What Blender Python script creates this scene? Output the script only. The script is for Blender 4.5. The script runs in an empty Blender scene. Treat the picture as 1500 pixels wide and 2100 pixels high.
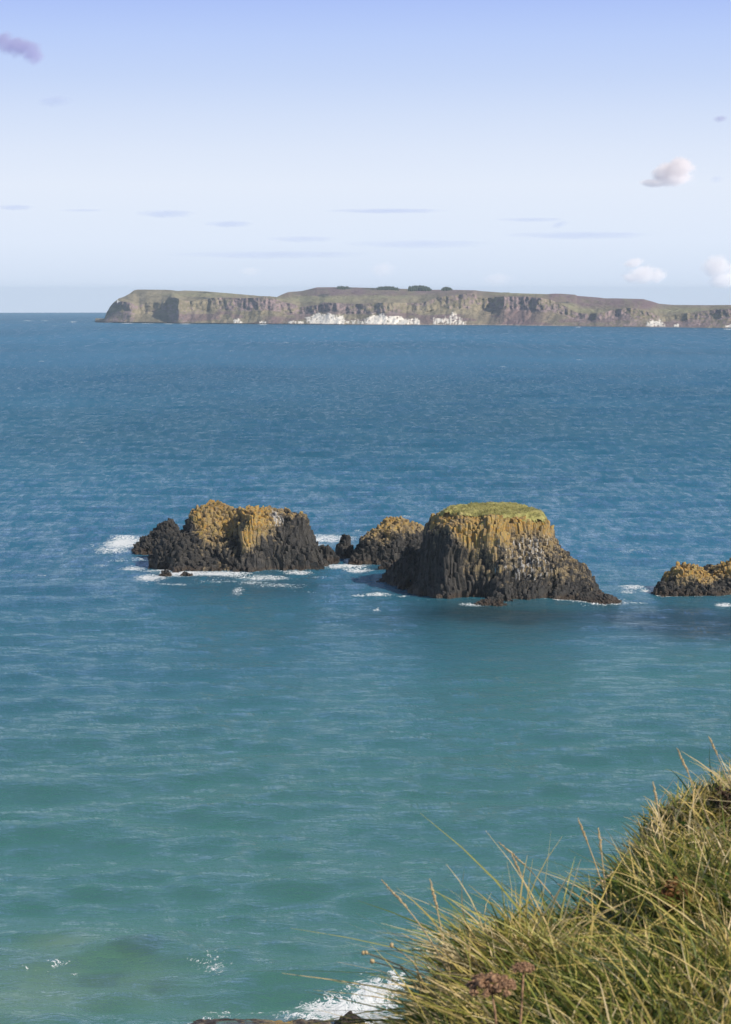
import bpy, math, random
import numpy as np
from mathutils import Vector

random.seed(7)
rng = np.random.default_rng(11)
scene = bpy.context.scene
COL = scene.collection

# ------------------------------------------------------------------ camera frame
F = 4400.0                      # focal length in photo pixels (1500 x 2100)
CAM_Z = 51.5
LEVEL = 595.4                   # photo row of the true level
PITCH = math.atan((1050 - LEVEL) / F)
R_EARTH = 1.0e6
CP, SP = math.cos(PITCH), math.sin(PITCH)

def ray(px, py):
    u = (px - 750) / F
    v = (1050 - py) / F
    return np.array([u, CP + v * SP, -SP + v * CP])

def sea_pt(px, py):
    d = ray(px, py)
    a = (d[0] ** 2 + d[1] ** 2) / (2 * R_EARTH)
    b, c = d[2], CAM_Z
    disc = b * b - 4 * a * c
    t = (-b - math.sqrt(max(disc, 0))) / (2 * a)
    return d[0] * t, d[1] * t

def at_dist(px, py, dist):
    d = ray(px, py)
    t = dist / d[1]
    return d[0] * t, d[1] * t, CAM_Z + d[2] * t

def sea_z(x, y):
    return -(x * x + y * y) / (2 * R_EARTH)

# ------------------------------------------------------------------ numpy noise
def _h(ix, iy, iz, seed):
    n = (ix * 374761393 + iy * 668265263 + iz * 1274126177 + seed * 974711) & 0xFFFFFFFF
    n = ((n ^ (n >> 13)) * 1274126177) & 0xFFFFFFFF
    n = ((n ^ (n >> 16)) * 2246822519) & 0xFFFFFFFF
    n = n ^ (n >> 15)
    return (n & 0xFFFFFF).astype(np.float64) / 8388607.5 - 1.0

def vnoise(x, y, z=0.0, seed=0):
    x, y, z = np.broadcast_arrays(np.asarray(x, float), np.asarray(y, float), np.asarray(z, float))
    fx, fy, fz = np.floor(x), np.floor(y), np.floor(z)
    ix, iy, iz = fx.astype(np.int64), fy.astype(np.int64), fz.astype(np.int64)
    tx, ty, tz = x - fx, y - fy, z - fz
    tx = tx * tx * tx * (tx * (tx * 6 - 15) + 10)
    ty = ty * ty * ty * (ty * (ty * 6 - 15) + 10)
    tz = tz * tz * tz * (tz * (tz * 6 - 15) + 10)
    r = 0
    for dz in (0, 1):
        for dy in (0, 1):
            for dx in (0, 1):
                w = (tx if dx else 1 - tx) * (ty if dy else 1 - ty) * (tz if dz else 1 - tz)
                r = r + w * _h(ix + dx, iy + dy, iz + dz, seed)
    return r

def fbm(x, y, z=0.0, oct=4, seed=0, gain=0.5):
    r, a, f, s = 0, 1.0, 1.0, 0
    for i in range(oct):
        r = r + a * vnoise(np.asarray(x) * f, np.asarray(y) * f, np.asarray(z) * f, seed + i * 17)
        s += a
        a *= gain
        f *= 2.03
    return r / s * 1.6

def sstep(a, b, x):
    t = np.clip((x - a) / (b - a), 0, 1)
    return t * t * (3 - 2 * t)

def lerp_nodes(x, pts):
    xs = [p[0] for p in pts]
    return np.interp(x, xs, [p[1] for p in pts])

# ------------------------------------------------------------------ object helpers
def mesh_obj(name, verts, faces, mat, parent=None, smooth=False, attrs=None):
    me = bpy.data.meshes.new(name)
    if isinstance(faces, np.ndarray):
        v = np.ascontiguousarray(verts, dtype=np.float32)
        nf, k = faces.shape
        me.vertices.add(len(v))
        me.vertices.foreach_set('co', v.ravel())
        me.loops.add(nf * k)
        me.loops.foreach_set('vertex_index', np.ascontiguousarray(faces, dtype=np.int32).ravel())
        me.polygons.add(nf)
        me.polygons.foreach_set('loop_start', np.arange(0, nf * k, k, dtype=np.int32))
        me.polygons.foreach_set('loop_total', np.full(nf, k, dtype=np.int32))
        me.update(calc_edges=True)
    else:
        me.from_pydata([tuple(map(float, p)) for p in verts], [], faces)
    me.validate()
    if smooth:
        me.polygons.foreach_set('use_smooth', np.ones(len(me.polygons), dtype=bool))
    for nm, arr in (attrs or {}).items():
        arr = np.asarray(arr, dtype=np.float32)
        if arr.ndim == 1:
            a = me.attributes.new(nm, 'FLOAT', 'POINT')
            a.data.foreach_set('value', arr)
        else:
            a = me.attributes.new(nm, 'FLOAT_COLOR', 'POINT')
            c = np.ones((len(arr), 4), dtype=np.float32)
            c[:, :3] = arr
            a.data.foreach_set('color', c.ravel())
    me.materials.append(mat)
    o = bpy.data.objects.new(name, me)
    COL.objects.link(o)
    if parent is not None:
        o.parent = parent
    return o

def empty(name, loc):
    o = bpy.data.objects.new(name, None)
    COL.objects.link(o)
    o.location = loc
    return o

def tag(o, label=None, cat=None, group=None, kind=None):
    if label: o['label'] = label
    if cat: o['category'] = cat
    if group: o['group'] = group
    if kind: o['kind'] = kind
    return o

def grid_faces(nr, nc):
    i = np.arange(nr - 1)[:, None] * nc + np.arange(nc - 1)[None, :]
    return np.stack([i, i + 1, i + nc + 1, i + nc], -1).reshape(-1, 4)

class MB:
    """collects tubes, balls and strips for one mesh"""
    def __init__(s):
        s.v, s.f = [], []
    def tube(s, pts, radii, n=6):
        b = len(s.v)
        pts = [Vector(p) for p in pts]
        for i, p in enumerate(pts):
            d = (pts[min(i + 1, len(pts) - 1)] - pts[max(i - 1, 0)]).normalized()
            a = d.orthogonal().normalized()
            c = d.cross(a)
            for k in range(n):
                t = 2 * math.pi * k / n
                s.v.append(p + (a * math.cos(t) + c * math.sin(t)) * radii[i])
        for i in range(len(pts) - 1):
            for k in range(n):
                s.f.append((b + i * n + k, b + i * n + (k + 1) % n, b + (i + 1) * n + (k + 1) % n, b + (i + 1) * n + k))
        s.f.append(tuple(b + k for k in reversed(range(n))))
        s.f.append(tuple(b + (len(pts) - 1) * n + k for k in range(n)))
    def ball(s, c, r, n=6, m=4, squash=1.0):
        b = len(s.v)
        c = Vector(c)
        s.v.append(c + Vector((0, 0, r * squash)))
        for i in range(1, m):
            th = math.pi * i / m
            for k in range(n):
                ph = 2 * math.pi * (k + 0.5 * (i % 2)) / n
                q = 1 + random.uniform(-.15, .15)
                s.v.append(c + Vector((math.sin(th) * math.cos(ph), math.sin(th) * math.sin(ph), math.cos(th) * squash)) * r * q)
        s.v.append(c - Vector((0, 0, r * squash)))
        for k in range(n):
            s.f.append((b, b + 1 + k, b + 1 + (k + 1) % n))
            e = b + 1 + (m - 2) * n
            s.f.append((e + (k + 1) % n, e + k, b + 1 + (m - 1) * n))
        for i in range(m - 2):
            for k in range(n):
                q = b + 1 + i * n
                s.f.append((q + k, q + n + k, q + n + (k + 1) % n, q + (k + 1) % n))
    def box(s, c, d):
        b = len(s.v)
        for dx in (-1, 1):
            for dy in (-1, 1):
                for dz in (-1, 1):
                    s.v.append(Vector((c[0] + dx * d[0] / 2, c[1] + dy * d[1] / 2, c[2] + dz * d[2] / 2)))
        for f in ((0, 1, 3, 2), (4, 6, 7, 5), (0, 4, 5, 1), (2, 3, 7, 6), (0, 2, 6, 4), (1, 5, 7, 3)):
            s.f.append(tuple(b + i for i in f))
    def build(s, name, mat, parent=None, smooth=False):
        return mesh_obj(name, s.v, s.f, mat, parent, smooth)

# ------------------------------------------------------------------ material helpers
class NT:
    def __init__(s, name):
        s.m = bpy.data.materials.new(name)
        s.m.use_nodes = True
        s.t = s.m.node_tree
        s.t.nodes.clear()
        s.out = s.t.nodes.new('ShaderNodeOutputMaterial')
    def n(s, kind, **kw):
        nd = s.t.nodes.new(kind)
        for k, v in kw.items():
            setattr(nd, k, v)
        return nd
    def put(s, sock, v):
        if isinstance(v, bpy.types.NodeSocket):
            s.t.links.new(v, sock)
        elif isinstance(v, (tuple, list)):
            if sock.type == 'RGBA' and len(v) == 3:
                v = (*v, 1)
            sock.default_value = v
        else:
            sock.default_value = v
    def math(s, op, a, b=0.0, c=None, clamp=False):
        nd = s.n('ShaderNodeMath', operation=op, use_clamp=clamp)
        s.put(nd.inputs[0], a); s.put(nd.inputs[1], b)
        if c is not None: s.put(nd.inputs[2], c)
        return nd.outputs[0]
    def mapr(s, v, a, b, c=0.0, d=1.0, smooth=True):
        nd = s.n('ShaderNodeMapRange')
        nd.interpolation_type = 'SMOOTHSTEP' if smooth else 'LINEAR'
        for i, q in enumerate((v, a, b, c, d)):
            s.put(nd.inputs[i], q)
        return nd.outputs[0]
    def mix(s, f, a, b, blend='MIX'):
        nd = s.n('ShaderNodeMix', data_type='RGBA', blend_type=blend)
        s.put(nd.inputs[0], f); s.put(nd.inputs[6], a); s.put(nd.inputs[7], b)
        return nd.outputs[2]
    def vecmul(s, v, k):
        nd = s.n('ShaderNodeVectorMath', operation='MULTIPLY')
        s.put(nd.inputs[0], v); s.put(nd.inputs[1], k)
        return nd.outputs[0]
    def noise(s, vec, scale, detail=4, rough=.55, dist=0.0, dim='3D'):
        nd = s.n('ShaderNodeTexNoise', noise_dimensions=dim)
        s.put(nd.inputs['Vector'], vec)
        nd.inputs['Scale'].default_value = scale
        nd.inputs['Detail'].default_value = detail
        nd.inputs['Roughness'].default_value = rough
        nd.inputs['Distortion'].default_value = dist
        return nd.outputs['Fac']
    def attr(s, name, color=False):
        nd = s.n('ShaderNodeAttribute', attribute_name=name)
        return nd.outputs['Color' if color else 'Fac']
    def bump(s, h, dist, strength=1.0, normal=None):
        nd = s.n('ShaderNodeBump')
        s.put(nd.inputs['Height'], h)
        s.put(nd.inputs['Distance'], dist)
        s.put(nd.inputs['Strength'], strength)
        if normal is not None: s.put(nd.inputs['Normal'], normal)
        return nd.outputs[0]
    def principled(s, **kw):
        p = s.n('ShaderNodeBsdfPrincipled')
        for k, v in kw.items():
            s.put(p.inputs[k.replace('_', ' ')], v)
        return p
    def surface(s, sh):
        s.t.links.new(sh, s.out.inputs['Surface'])
        return s.m

def pos_node(nt):
    return nt.n('ShaderNodeNewGeometry').outputs['Position']

# ------------------------------------------------------------------ render settings, sun and sky
SUN_EL, SUN_AZ = 36.0, 124.0      # azimuth clockwise from +Y: the sun stands behind the camera on the right
sv = Vector((math.sin(math.radians(SUN_AZ)) * math.cos(math.radians(SUN_EL)),
             math.cos(math.radians(SUN_AZ)) * math.cos(math.radians(SUN_EL)),
             math.sin(math.radians(SUN_EL))))
sun = bpy.data.lights.new('sun', 'SUN')
sun.energy = 4.8
sun.angle = math.radians(0.53)
sun.color = (1.0, 0.93, 0.82)
so = bpy.data.objects.new('sun', sun)
COL.objects.link(so)
so.rotation_euler = sv.to_track_quat('Z', 'Y').to_euler()
so.location = (200, -100, 300)

def srgb(r, g, b):
    f = lambda c: (c / 255 / 12.92) if c / 255 <= .04045 else ((c / 255 + .055) / 1.055) ** 2.4
    return (f(r), f(g), f(b))

def build_world():
    w = bpy.data.worlds.new('World')
    scene.world = w
    w.use_nodes = True
    t = w.node_tree
    t.nodes.clear()
    N = lambda k: t.nodes.new(k)
    L = t.links.new
    sky = N('ShaderNodeTexSky')
    sky.sky_type = 'NISHITA'
    sky.sun_disc = False
    sky.sun_elevation = math.radians(SUN_EL)
    sky.sun_rotation = math.radians(SUN_AZ)
    sky.air_density = 1.0
    sky.dust_density = 0.6
    sky.ozone_density = 2.0
    bg1 = N('ShaderNodeBackground'); bg1.inputs[1].default_value = 0.085
    L(sky.outputs[0], bg1.inputs[0])
    tc = N('ShaderNodeTexCoord')
    sx = N('ShaderNodeSeparateXYZ'); L(tc.outputs['Generated'], sx.inputs[0])
    # the pale band of air low over the sea
    rp = N('ShaderNodeValToRGB')
    mr = N('ShaderNodeMapRange'); L(sx.outputs['Z'], mr.inputs[0]); mr.inputs[2].default_value = 0.16
    L(mr.outputs[0], rp.inputs[0])
    stops = [(0.0, (212, 226, 246)), (.03, (215, 228, 247)), (.14, (224, 235, 252)), (.30, (228, 237, 252)), (.40, (221, 232, 251)),
             (.50, (211, 225, 250)), (.61, (197, 215, 249)), (.72, (186, 207, 250)), (.84, (170, 193, 248)), (1.0, (152, 177, 242))]
    el = rp.color_ramp.elements
    while len(el) < len(stops): el.new(0.5)
    for e, (p, c) in zip(el, stops):
        e.position = p
        e.color = (*srgb(*c), 1)
    bg2 = N('ShaderNodeBackground'); bg2.inputs[1].default_value = 1.0
    L(rp.outputs[0], bg2.inputs[0])
    mf = N('ShaderNodeMapRange'); mf.interpolation_type = 'SMOOTHSTEP'
    L(sx.outputs['Z'], mf.inputs[0]); mf.inputs[1].default_value = 0.13; mf.inputs[2].default_value = 0.30
    mx = N('ShaderNodeMixShader')
    L(mf.outputs[0], mx.inputs[0]); L(bg2.outputs[0], mx.inputs[1]); L(bg1.outputs[0], mx.inputs[2])
    out = N('ShaderNodeOutputWorld')
    L(mx.outputs[0], out.inputs[0])
build_world()

vs = scene.view_settings
scene.display_settings.display_device = 'sRGB'
vs.view_transform = 'Standard'
vs.look = 'None'
vs.exposure = 0
vs.gamma = 1
scene.render.engine = 'CYCLES'
cy = scene.cycles
cy.use_denoising = True
cy.denoising_prefilter = 'ACCURATE'
cy.denoising_input_passes = 'RGB_ALBEDO_NORMAL'
cy.denoiser = 'OPENIMAGEDENOISE'
cy.use_adaptive_sampling = False
cy.max_bounces = 8
cy.diffuse_bounces = 2
cy.glossy_bounces = 2
cy.transmission_bounces = 2
cy.transparent_max_bounces = 6
cy.volume_bounces = 5
cy.volume_step_rate = 1.0
cy.sample_clamp_indirect = 4

cam = bpy.data.cameras.new('camera')
cam.sensor_fit = 'HORIZONTAL'
cam.sensor_width = 24
cam.lens = F / 1500 * 24
cam.clip_start = 0.1
cam.clip_end = 200000
cam.dof.use_dof = True
cam.dof.focus_distance = 400
cam.dof.aperture_fstop = 16
cam.dof.aperture_blades = 7
co = bpy.data.objects.new('camera', cam)
COL.objects.link(co)
co.location = (0, 0, CAM_Z)
co.rotation_euler = (math.pi / 2 - PITCH, 0, 0)
scene.camera = co

# ================================================================== ROCKS
def lobes_height(lobes, x, y):
    """height of the rock over the sea at local x, y; negative outside"""
    wx = x + 1.3 * fbm(x * .16, y * .16, 1.7, 3, 5) + .5 * fbm(x * .5, y * .5, 8.1, 2, 9)
    wy = y + 1.3 * fbm(x * .16, y * .16, 9.3, 3, 6) + .5 * fbm(x * .5, y * .5, 3.1, 2, 8)
    H = np.full(np.shape(x), -3.0)
    for lb in lobes:
        cx, cy_, rx, ry, rot, top, pw = lb[:7]
        c, s = math.cos(math.radians(rot)), math.sin(math.radians(rot))
        u = ((wx - cx) * c + (wy - cy_) * s) / rx
        v = (-(wx - cx) * s + (wy - cy_) * c) / ry
        q = lb[9] if len(lb) > 9 else 2.0
        r = (np.abs(u) ** q + np.abs(v) ** q) ** (1 / q) + 1e-6
        h = top * (1 - r ** pw)
        if len(lb) > 7:      # the top slopes
            h = h + (lb[7] * (wx - cx) + lb[8] * (wy - cy_)) * (h > 0)
        h = np.maximum(h, -3.0)
        if top > 0:
            H = np.maximum(H, h)
    for lb in lobes:         # notches eaten into the foot
        cx, cy_, rx, ry, rot, top, pw = lb[:7]
        if top < 0:
            c, s = math.cos(math.radians(rot)), math.sin(math.radians(rot))
            u = ((wx - cx) * c + (wy - cy_) * s) / rx
            v = (-(wx - cx) * s + (wy - cy_) * c) / ry
            H = H + top * np.exp(-(u * u + v * v) ** pw)
    return H

def clip_poly(poly, nx, ny, d):
    out = []
    n = len(poly)
    for i in range(n):
        ax, ay = poly[i]
        bx, by = poly[(i + 1) % n]
        da = ax * nx + ay * ny - d
        db = bx * nx + by * ny - d
        if da <= 0:
            out.append((ax, ay))
        if (da < 0 < db) or (db < 0 < da):
            t = da / (da - db)
            out.append((ax + (bx - ax) * t, ay + (by - ay) * t))
    return out

def basalt(name, mat, origin, lobes, ext, s=.8, amp=.35, rough=.28, warp=.5, taper=.008, tcx=0.0, tcy=0.0, lich_shade=None, guano=None, seed=1,
           parent=None, flat=None, fan=0.0, chunk=0.0):
    """a rock of jointed polygonal columns whose tops follow the lobes; one mesh"""
    rg = random.Random(seed)
    x0, x1, y0, y1 = ext
    pts = []
    row = 0
    y = y0
    while y < y1:
        x = x0 + (s / 2 if row % 2 else 0)
        while x < x1:
            pts.append((x + rg.uniform(-.3, .3) * s, y + rg.uniform(-.3, .3) * s))
            x += s
        y += s * .87
        row += 1
    P = np.array(pts)
    H = lobes_height(lobes, P[:, 0], P[:, 1])
    keep = H > -2.2
    P, H = P[keep], H[keep]
    a = amp * (0.5 + sstep(-.4, .6, fbm(P[:, 0] * .12, P[:, 1] * .12, seed, 2, 31)))
    if flat is not None:
        a = np.where(flat(P[:, 0], P[:, 1]), a * .25, a)
    Ht = H + np.array([rg.uniform(-1, 1) for _ in range(len(P))]) * a + fbm(P[:, 0] * .35, P[:, 1] * .35, 4 + seed, 3, 77) * a * 1.3
    if chunk:
        ck = chunk * fbm(P[:, 0] * .22, P[:, 1] * .22, 14 + seed, 2, 57) * sstep(0, 3, H)
        Ht = Ht + (ck if flat is None else np.where(flat(P[:, 0], P[:, 1]), 0, ck))
    cells = {}
    for i, (x, y) in enumerate(P):
        cells.setdefault((int(x // (2 * s)), int(y // (2 * s))), []).append(i)
    V, Fq = [], []
    cid = []
    for i, (x, y) in enumerate(P):
        if H[i] < -.9:
            continue
        cx, cy_ = int(x // (2 * s)), int(y // (2 * s))
        nb = [j for a_ in (-1, 0, 1) for b_ in (-1, 0, 1) for j in cells.get((cx + a_, cy_ + b_), ()) if j != i]
        nb = [j for j in nb if (P[j, 0] - x) ** 2 + (P[j, 1] - y) ** 2 < (2.3 * s) ** 2]
        poly = [(x - s, y - s), (x + s, y - s), (x + s, y + s), (x - s, y + s)]
        lo = Ht[i]
        for j in nb:
            mx, my = P[j, 0] - x, P[j, 1] - y
            poly = clip_poly(poly, mx, my, mx * (x + mx / 2) + my * (y + my / 2))
            if mx * mx + my * my < (1.6 * s) ** 2:
                lo = min(lo, Ht[j])
        if len(poly) < 3:
            continue
        if len(nb) < 6: lo = min(lo, -1.2)
        gx = sum(p[0] for p in poly) / len(poly)
        gy = sum(p[1] for p in poly) / len(poly)
        # split long edges so that the faces can roughen
        n = len(poly)
        zt = Ht[i]
        zb = max(lo - 1.0, -1.6)
        if zt - zb < .3: zb = zt - .3
        dz = .42
        k = max(1, int(math.ceil((zt - zb) / dz)))
        b0 = len(V)
        tx, ty = rg.uniform(-.28, .28), rg.uniform(-.28, .28)
        # centre of the cap
        V.append((gx, gy, zt + rg.uniform(.02, .22)))
        cid.append(i)
        sc, ox, oy = 1.0, 0.0, 0.0
        jn = rg.uniform(.5, 1.6)
        rings = [(zt + .02, .7)] + [(zt - .1 - (zt - .1 - zb) * q / k, .905) for q in range(k + 1)]
        for q, (z, m) in enumerate(rings):
            if q > 1:
                jn -= dz
                if jn < 0:
                    jn = rg.uniform(.5, 2.2)
                    ox, oy = rg.uniform(-.07, .07) * s, rg.uniform(-.07, .07) * s
                    sc = rg.uniform(.95, 1.05)
            for (px, py) in poly:
                qx, qy = (px - gx) * m * sc, (py - gy) * m * sc
                zz = z + (qx * tx + qy * ty if q < 2 else 0)
                V.append((gx + qx + ox, gy + qy + oy, zz))
                cid.append(i)
        for e in range(n):
            Fq.append((b0, b0 + 1 + e, b0 + 1 + (e + 1) % n))
            for q in range(len(rings) - 1):
                r0, r1 = b0 + 1 + q * n, b0 + 1 + (q + 1) * n
                Fq.append((r0 + e, r1 + e, r1 + (e + 1) % n, r0 + (e + 1) % n))
    V = np.array(V)
    cid = np.array(cid)
    # joints lean and bulge; broken faces
    X, Y, Z = V[:, 0].copy(), V[:, 1].copy(), V[:, 2].copy()
    for ax in range(3):
        V[:, ax] += (warp if ax < 2 else warp * .5) * fbm(X * .22, Y * .22, Z * .22, 2, 101 + ax * 7 + seed)
        V[:, ax] += rough * fbm(X * .9, Y * .9, Z * .7, 3, 151 + ax * 7 + seed) * (1 if ax < 2 else .6)
    tp = 1 - taper * np.maximum(Z, 0) + fan * np.maximum(0, 4 - Z) ** 2 / 16
    V[:, 0] = tcx + (V[:, 0] - tcx) * tp
    V[:, 1] = tcy + (V[:, 1] - tcy) * tp
    top = Ht[cid]
    attrs = {
        'lich_shade': lich_shade(X, Y, Z, top) if lich_shade else np.zeros(len(V)),
        'guano': guano(X, Y, Z) if guano else np.zeros(len(V)),
        'cell': _h(cid.astype(np.int64), np.full(len(cid), seed, dtype=np.int64), np.zeros(len(cid), dtype=np.int64), 3) * .5 + .5,
    }
    o = mesh_obj(name, V, Fq, mat, parent, False, attrs)
    if parent is None:
        o.location = (origin[0], origin[1], sea_z(*origin[:2]))
    return o

def rock_material():
    m = NT('basalt')
    tc = m.n('ShaderNodeTexCoord').outputs['Object']
    sp = m.n('ShaderNodeSeparateXYZ'); m.put(sp.inputs[0], tc)
    z = sp.outputs['Z']
    lich_shade, gu, cell = m.attr('lich_shade'), m.attr('guano'), m.attr('cell')
    n1 = m.noise(tc, .9, 6, .65)
    n2 = m.noise(tc, 3.2, 5, .65)
    st = m.vecmul(tc, (2.4, 2.4, .30))
    n3 = m.noise(st, 1.0, 5, .6)
    base = m.mix(m.mapr(n1, .35, .65), (.016, .0155, .017, 1), (.062, .056, .052, 1))
    base = m.mix(m.math('MULTIPLY', m.mapr(n2, .5, .75), .6), base, (.11, .096, .078, 1))
    base = m.mix(m.math('MULTIPLY', cell, .35), base, (.085, .075, .06, 1))
    # weed and wet brown at the waterline
    wl = m.mapr(m.math('ADD', z, m.math('MULTIPLY', n1, -1.6)), -.6, .4, 1, 0)
    base = m.mix(m.math('MULTIPLY', wl, .75), base, (.06, .036, .02, 1))
    # grey khaki crust on weathered faces, then yellow lichen
    lm = m.math('ADD', lich_shade, m.math('MULTIPLY', m.math('SUBTRACT', n1, .5), 1.5))
    lm = m.math('ADD', lm, m.math('MULTIPLY', m.math('SUBTRACT', n2, .5), .9))
    lm = m.math('ADD', lm, m.math('MULTIPLY', m.math('SUBTRACT', cell, .5), .35))
    base = m.mix(m.math('MULTIPLY', m.mapr(lm, .08, .5), .85), base, m.mix(n2, (.23, .172, .095, 1), (.44, .33, .18, 1)))
    n5 = m.noise(tc, 1.9, 5, .7)
    gl = m.math('MULTIPLY', m.mapr(lm, .36, .80), m.mapr(n5, .38, .55))
    base = m.mix(m.math('MULTIPLY', gl, .9), base, m.mix(m.mapr(n1, .4, .62), (.50, .26, .035, 1), (.44, .31, .09, 1)))
    # bird lime running down the joints
    gm = m.math('ADD', gu, m.math('MULTIPLY', m.math('SUBTRACT', n3, .5), 2.2))
    gm = m.math('ADD', gm, m.math('MULTIPLY', m.math('SUBTRACT', n2, .5), .8))
    base = m.mix(m.math('MULTIPLY', m.mapr(gm, .62, .95), .8), base, (.62, .60, .58, 1))
    rgh = m.mapr(z, .2, 1.6, .45, .85)
    h = m.math('ADD', m.noise(st, 2.2, 6, .65), m.math('MULTIPLY', n2, .7))
    p = m.principled(Base_Color=base, Roughness=rgh, Normal=m.bump(h, .40, .9))
    return m.surface(p.outputs[0])

M_ROCK = rock_material()

def turf_material(name, a, b, c, scale):
    m = NT(name)
    tc = m.n('ShaderNodeTexCoord').outputs['Object']
    n1 = m.noise(tc, scale, 5, .6)
    n2 = m.noise(tc, scale * 5, 4, .6)
    col = m.mix(m.mapr(n1, .35, .62), a, b)
    col = m.mix(m.math('MULTIPLY', m.mapr(n2, .5, .75), .55), col, c)
    p = m.principled(Base_Color=col, Roughness=.9, Normal=m.bump(m.math('ADD', n2, m.noise(tc, scale * 14, 3)), .2, .8))
    return m.surface(p.outputs[0])

M_CAP = turf_material('cap_turf', (.235, .225, .066, 1), (.37, .335, .115, 1), (.33, .25, .13, 1), .30)
ROCKS = []       # (origin x, y, lobes) kept for the surf round each rock

# ---- the flat topped stack
def main_stack():
    ox, oy = sea_pt(1010, 1214)
    lobes = [
        (-.6, 5.5, 12.3, 11.3, 25, 13.3, 13, .0, .03, 3.4),
        (1.2, 3.5, 14.2, 13.2, 27, 11.3, 4.0, 0, 0, 3.0),
        (4.0, 2.0, 14.0, 13.6, 16, 9.6, 2.4, 0, 0, 2.4),
        (8, -1, 9, 10.8, 10, 8.2, 2.4),
        (-7.0, -1.5, 5.0, 7.0, 10, 7.2, 2.6),
        (-11.2, 10.0, 7.0, 8.5, 20, 5.4, 2.8),
        (13.6, -4, 5.4, 6, -20, 4.2, 1.4),
        (-3.0, -10.0, 3.1, 5.0, 8, -13, 1.8),
        (3.4, -10.5, 1.0, 4.0, 10, -2.6, 1.6),
        (9.5, -9.8, .9, 4.0, -12, -2.4, 1.6),
    ]
    nx_ = lambda X, Y, Z: fbm(X * .3, Y * .3, Z * .08, 2, 3)
    lx = lambda X, Y, Z, T: (.34 * sstep(.8, 4.0, Z + 1.2 * nx_(X, Y, Z)) + .30 * sstep(5.0, 11.5, Z + 2.2 * nx_(X, Y, Z)) + .50 * sstep(8.6, 12.8, Z + 2.6 * fbm(X * .22, Y * .22, Z * .03, 2, 41)) * (.75 + .7 * fbm(X * .45, Y * .45, Z * .1, 2, 42)) - .12
                             - .5 * (1 - sstep(-7.5, -2.0, X + .15 * Z)) * (1 - .8 * sstep(10.5, 13, Z)))  # shade of the left flank, painted by holding back the lichen
    gu = lambda X, Y, Z: (.42 * np.exp(-((X - 6.0) / 5.5) ** 2) * sstep(.5, 4.0, Z) * sstep(12.5, 9.0, Z)
                          + .27 * sstep(2, 5, Z) * sstep(12, 9, Z) * (X > -3) - .04)
    flat = lambda x, y: ((x - .5) / 9.0) ** 2 + ((y - 6.5) / 9.5) ** 2 < 1
    root = empty('sea_stack', (ox, oy, sea_z(ox, oy)))
    tag(root, 'tall flat topped basalt stack with a grass cap', 'sea stack')
    basalt('columns', M_ROCK, None, lobes, (-24, 26, -17, 25), s=.68, amp=.6, rough=.12, warp=.5, taper=.006, chunk=.9, tcx=0, tcy=5, lich_shade=lx, guano=gu,
           seed=3, parent=root, flat=flat)
    # turf on the plateau
    n = 150
    gx, gy = np.meshgrid(np.linspace(-13, 13, n), np.linspace(-10, 20, n))
    X, Y = gx.ravel(), gy.ravel()
    H = lobes_height(lobes[:1], X, Y)
    U, W_ = (X - 2.0) * .89 + (Y - 6.6) * .454, -(X - 2.0) * .454 + (Y - 6.6) * .89
    r = ((np.abs(U) / 10.2) ** 3.0 + (np.abs(W_) / 10.6) ** 3.0) ** (1 / 3.0) + .34 * fbm(X * .35, Y * .35, 2, 4, 44)
    ins = sstep(10.8, 12.9, H)
    Z = H + .1 + .45 * ins + (.22 * fbm(X * .35, Y * .35, 0, 3, 12) + .1 * fbm(X * 1.5, Y * 1.5, 0, 2, 13)) * ins - .5 * sstep(.85, 1.0, r)
    tp = 1 - .006 * 14
    keep = ((r < 1.0) & (H > 11.7)).reshape(n, n)
    fc = grid_faces(n, n)
    kv = keep.ravel()
    fc = fc[kv[fc].all(1)]
    V = np.stack([X * tp, 5 + (Y - 5) * tp, Z], -1)
    used = np.unique(fc)
    remap = -np.ones(n * n, dtype=np.int64); remap[used] = np.arange(len(used))
    cap = mesh_obj('grass_cap', V[used], remap[fc], M_CAP, root, True)
    # rough grass standing on it
    K = 9000
    i = used[rng.integers(0, len(used), K)]
    base = V[i] + np.stack([rng.uniform(-.15, .15, K), rng.uniform(-.15, .15, K), np.full(K, -.05)], -1)
    h = rng.uniform(.12, .45, K) ** 1.3 * (1 + .5 * fbm(base[:, 0] * .4, base[:, 1] * .4, 0, 2, 3))
    ang = rng.uniform(0, 2 * math.pi, K)
    w = .05
    dx, dy = np.cos(ang) * w, np.sin(ang) * w
    lean = np.stack([rng.normal(-.12, .12, K), rng.normal(0, .12, K), h], -1)
    vv = np.stack([base + np.stack([dx, dy, 0 * dx], -1), base - np.stack([dx, dy, 0 * dx], -1), base + lean], 1).reshape(-1, 3)
    o = mesh_obj('grass', vv, np.arange(3 * K).reshape(-1, 3), M_CAP, root)
    o['kind'] = 'stuff'
    ROCKS.append((ox, oy, lobes))
main_stack()

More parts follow.
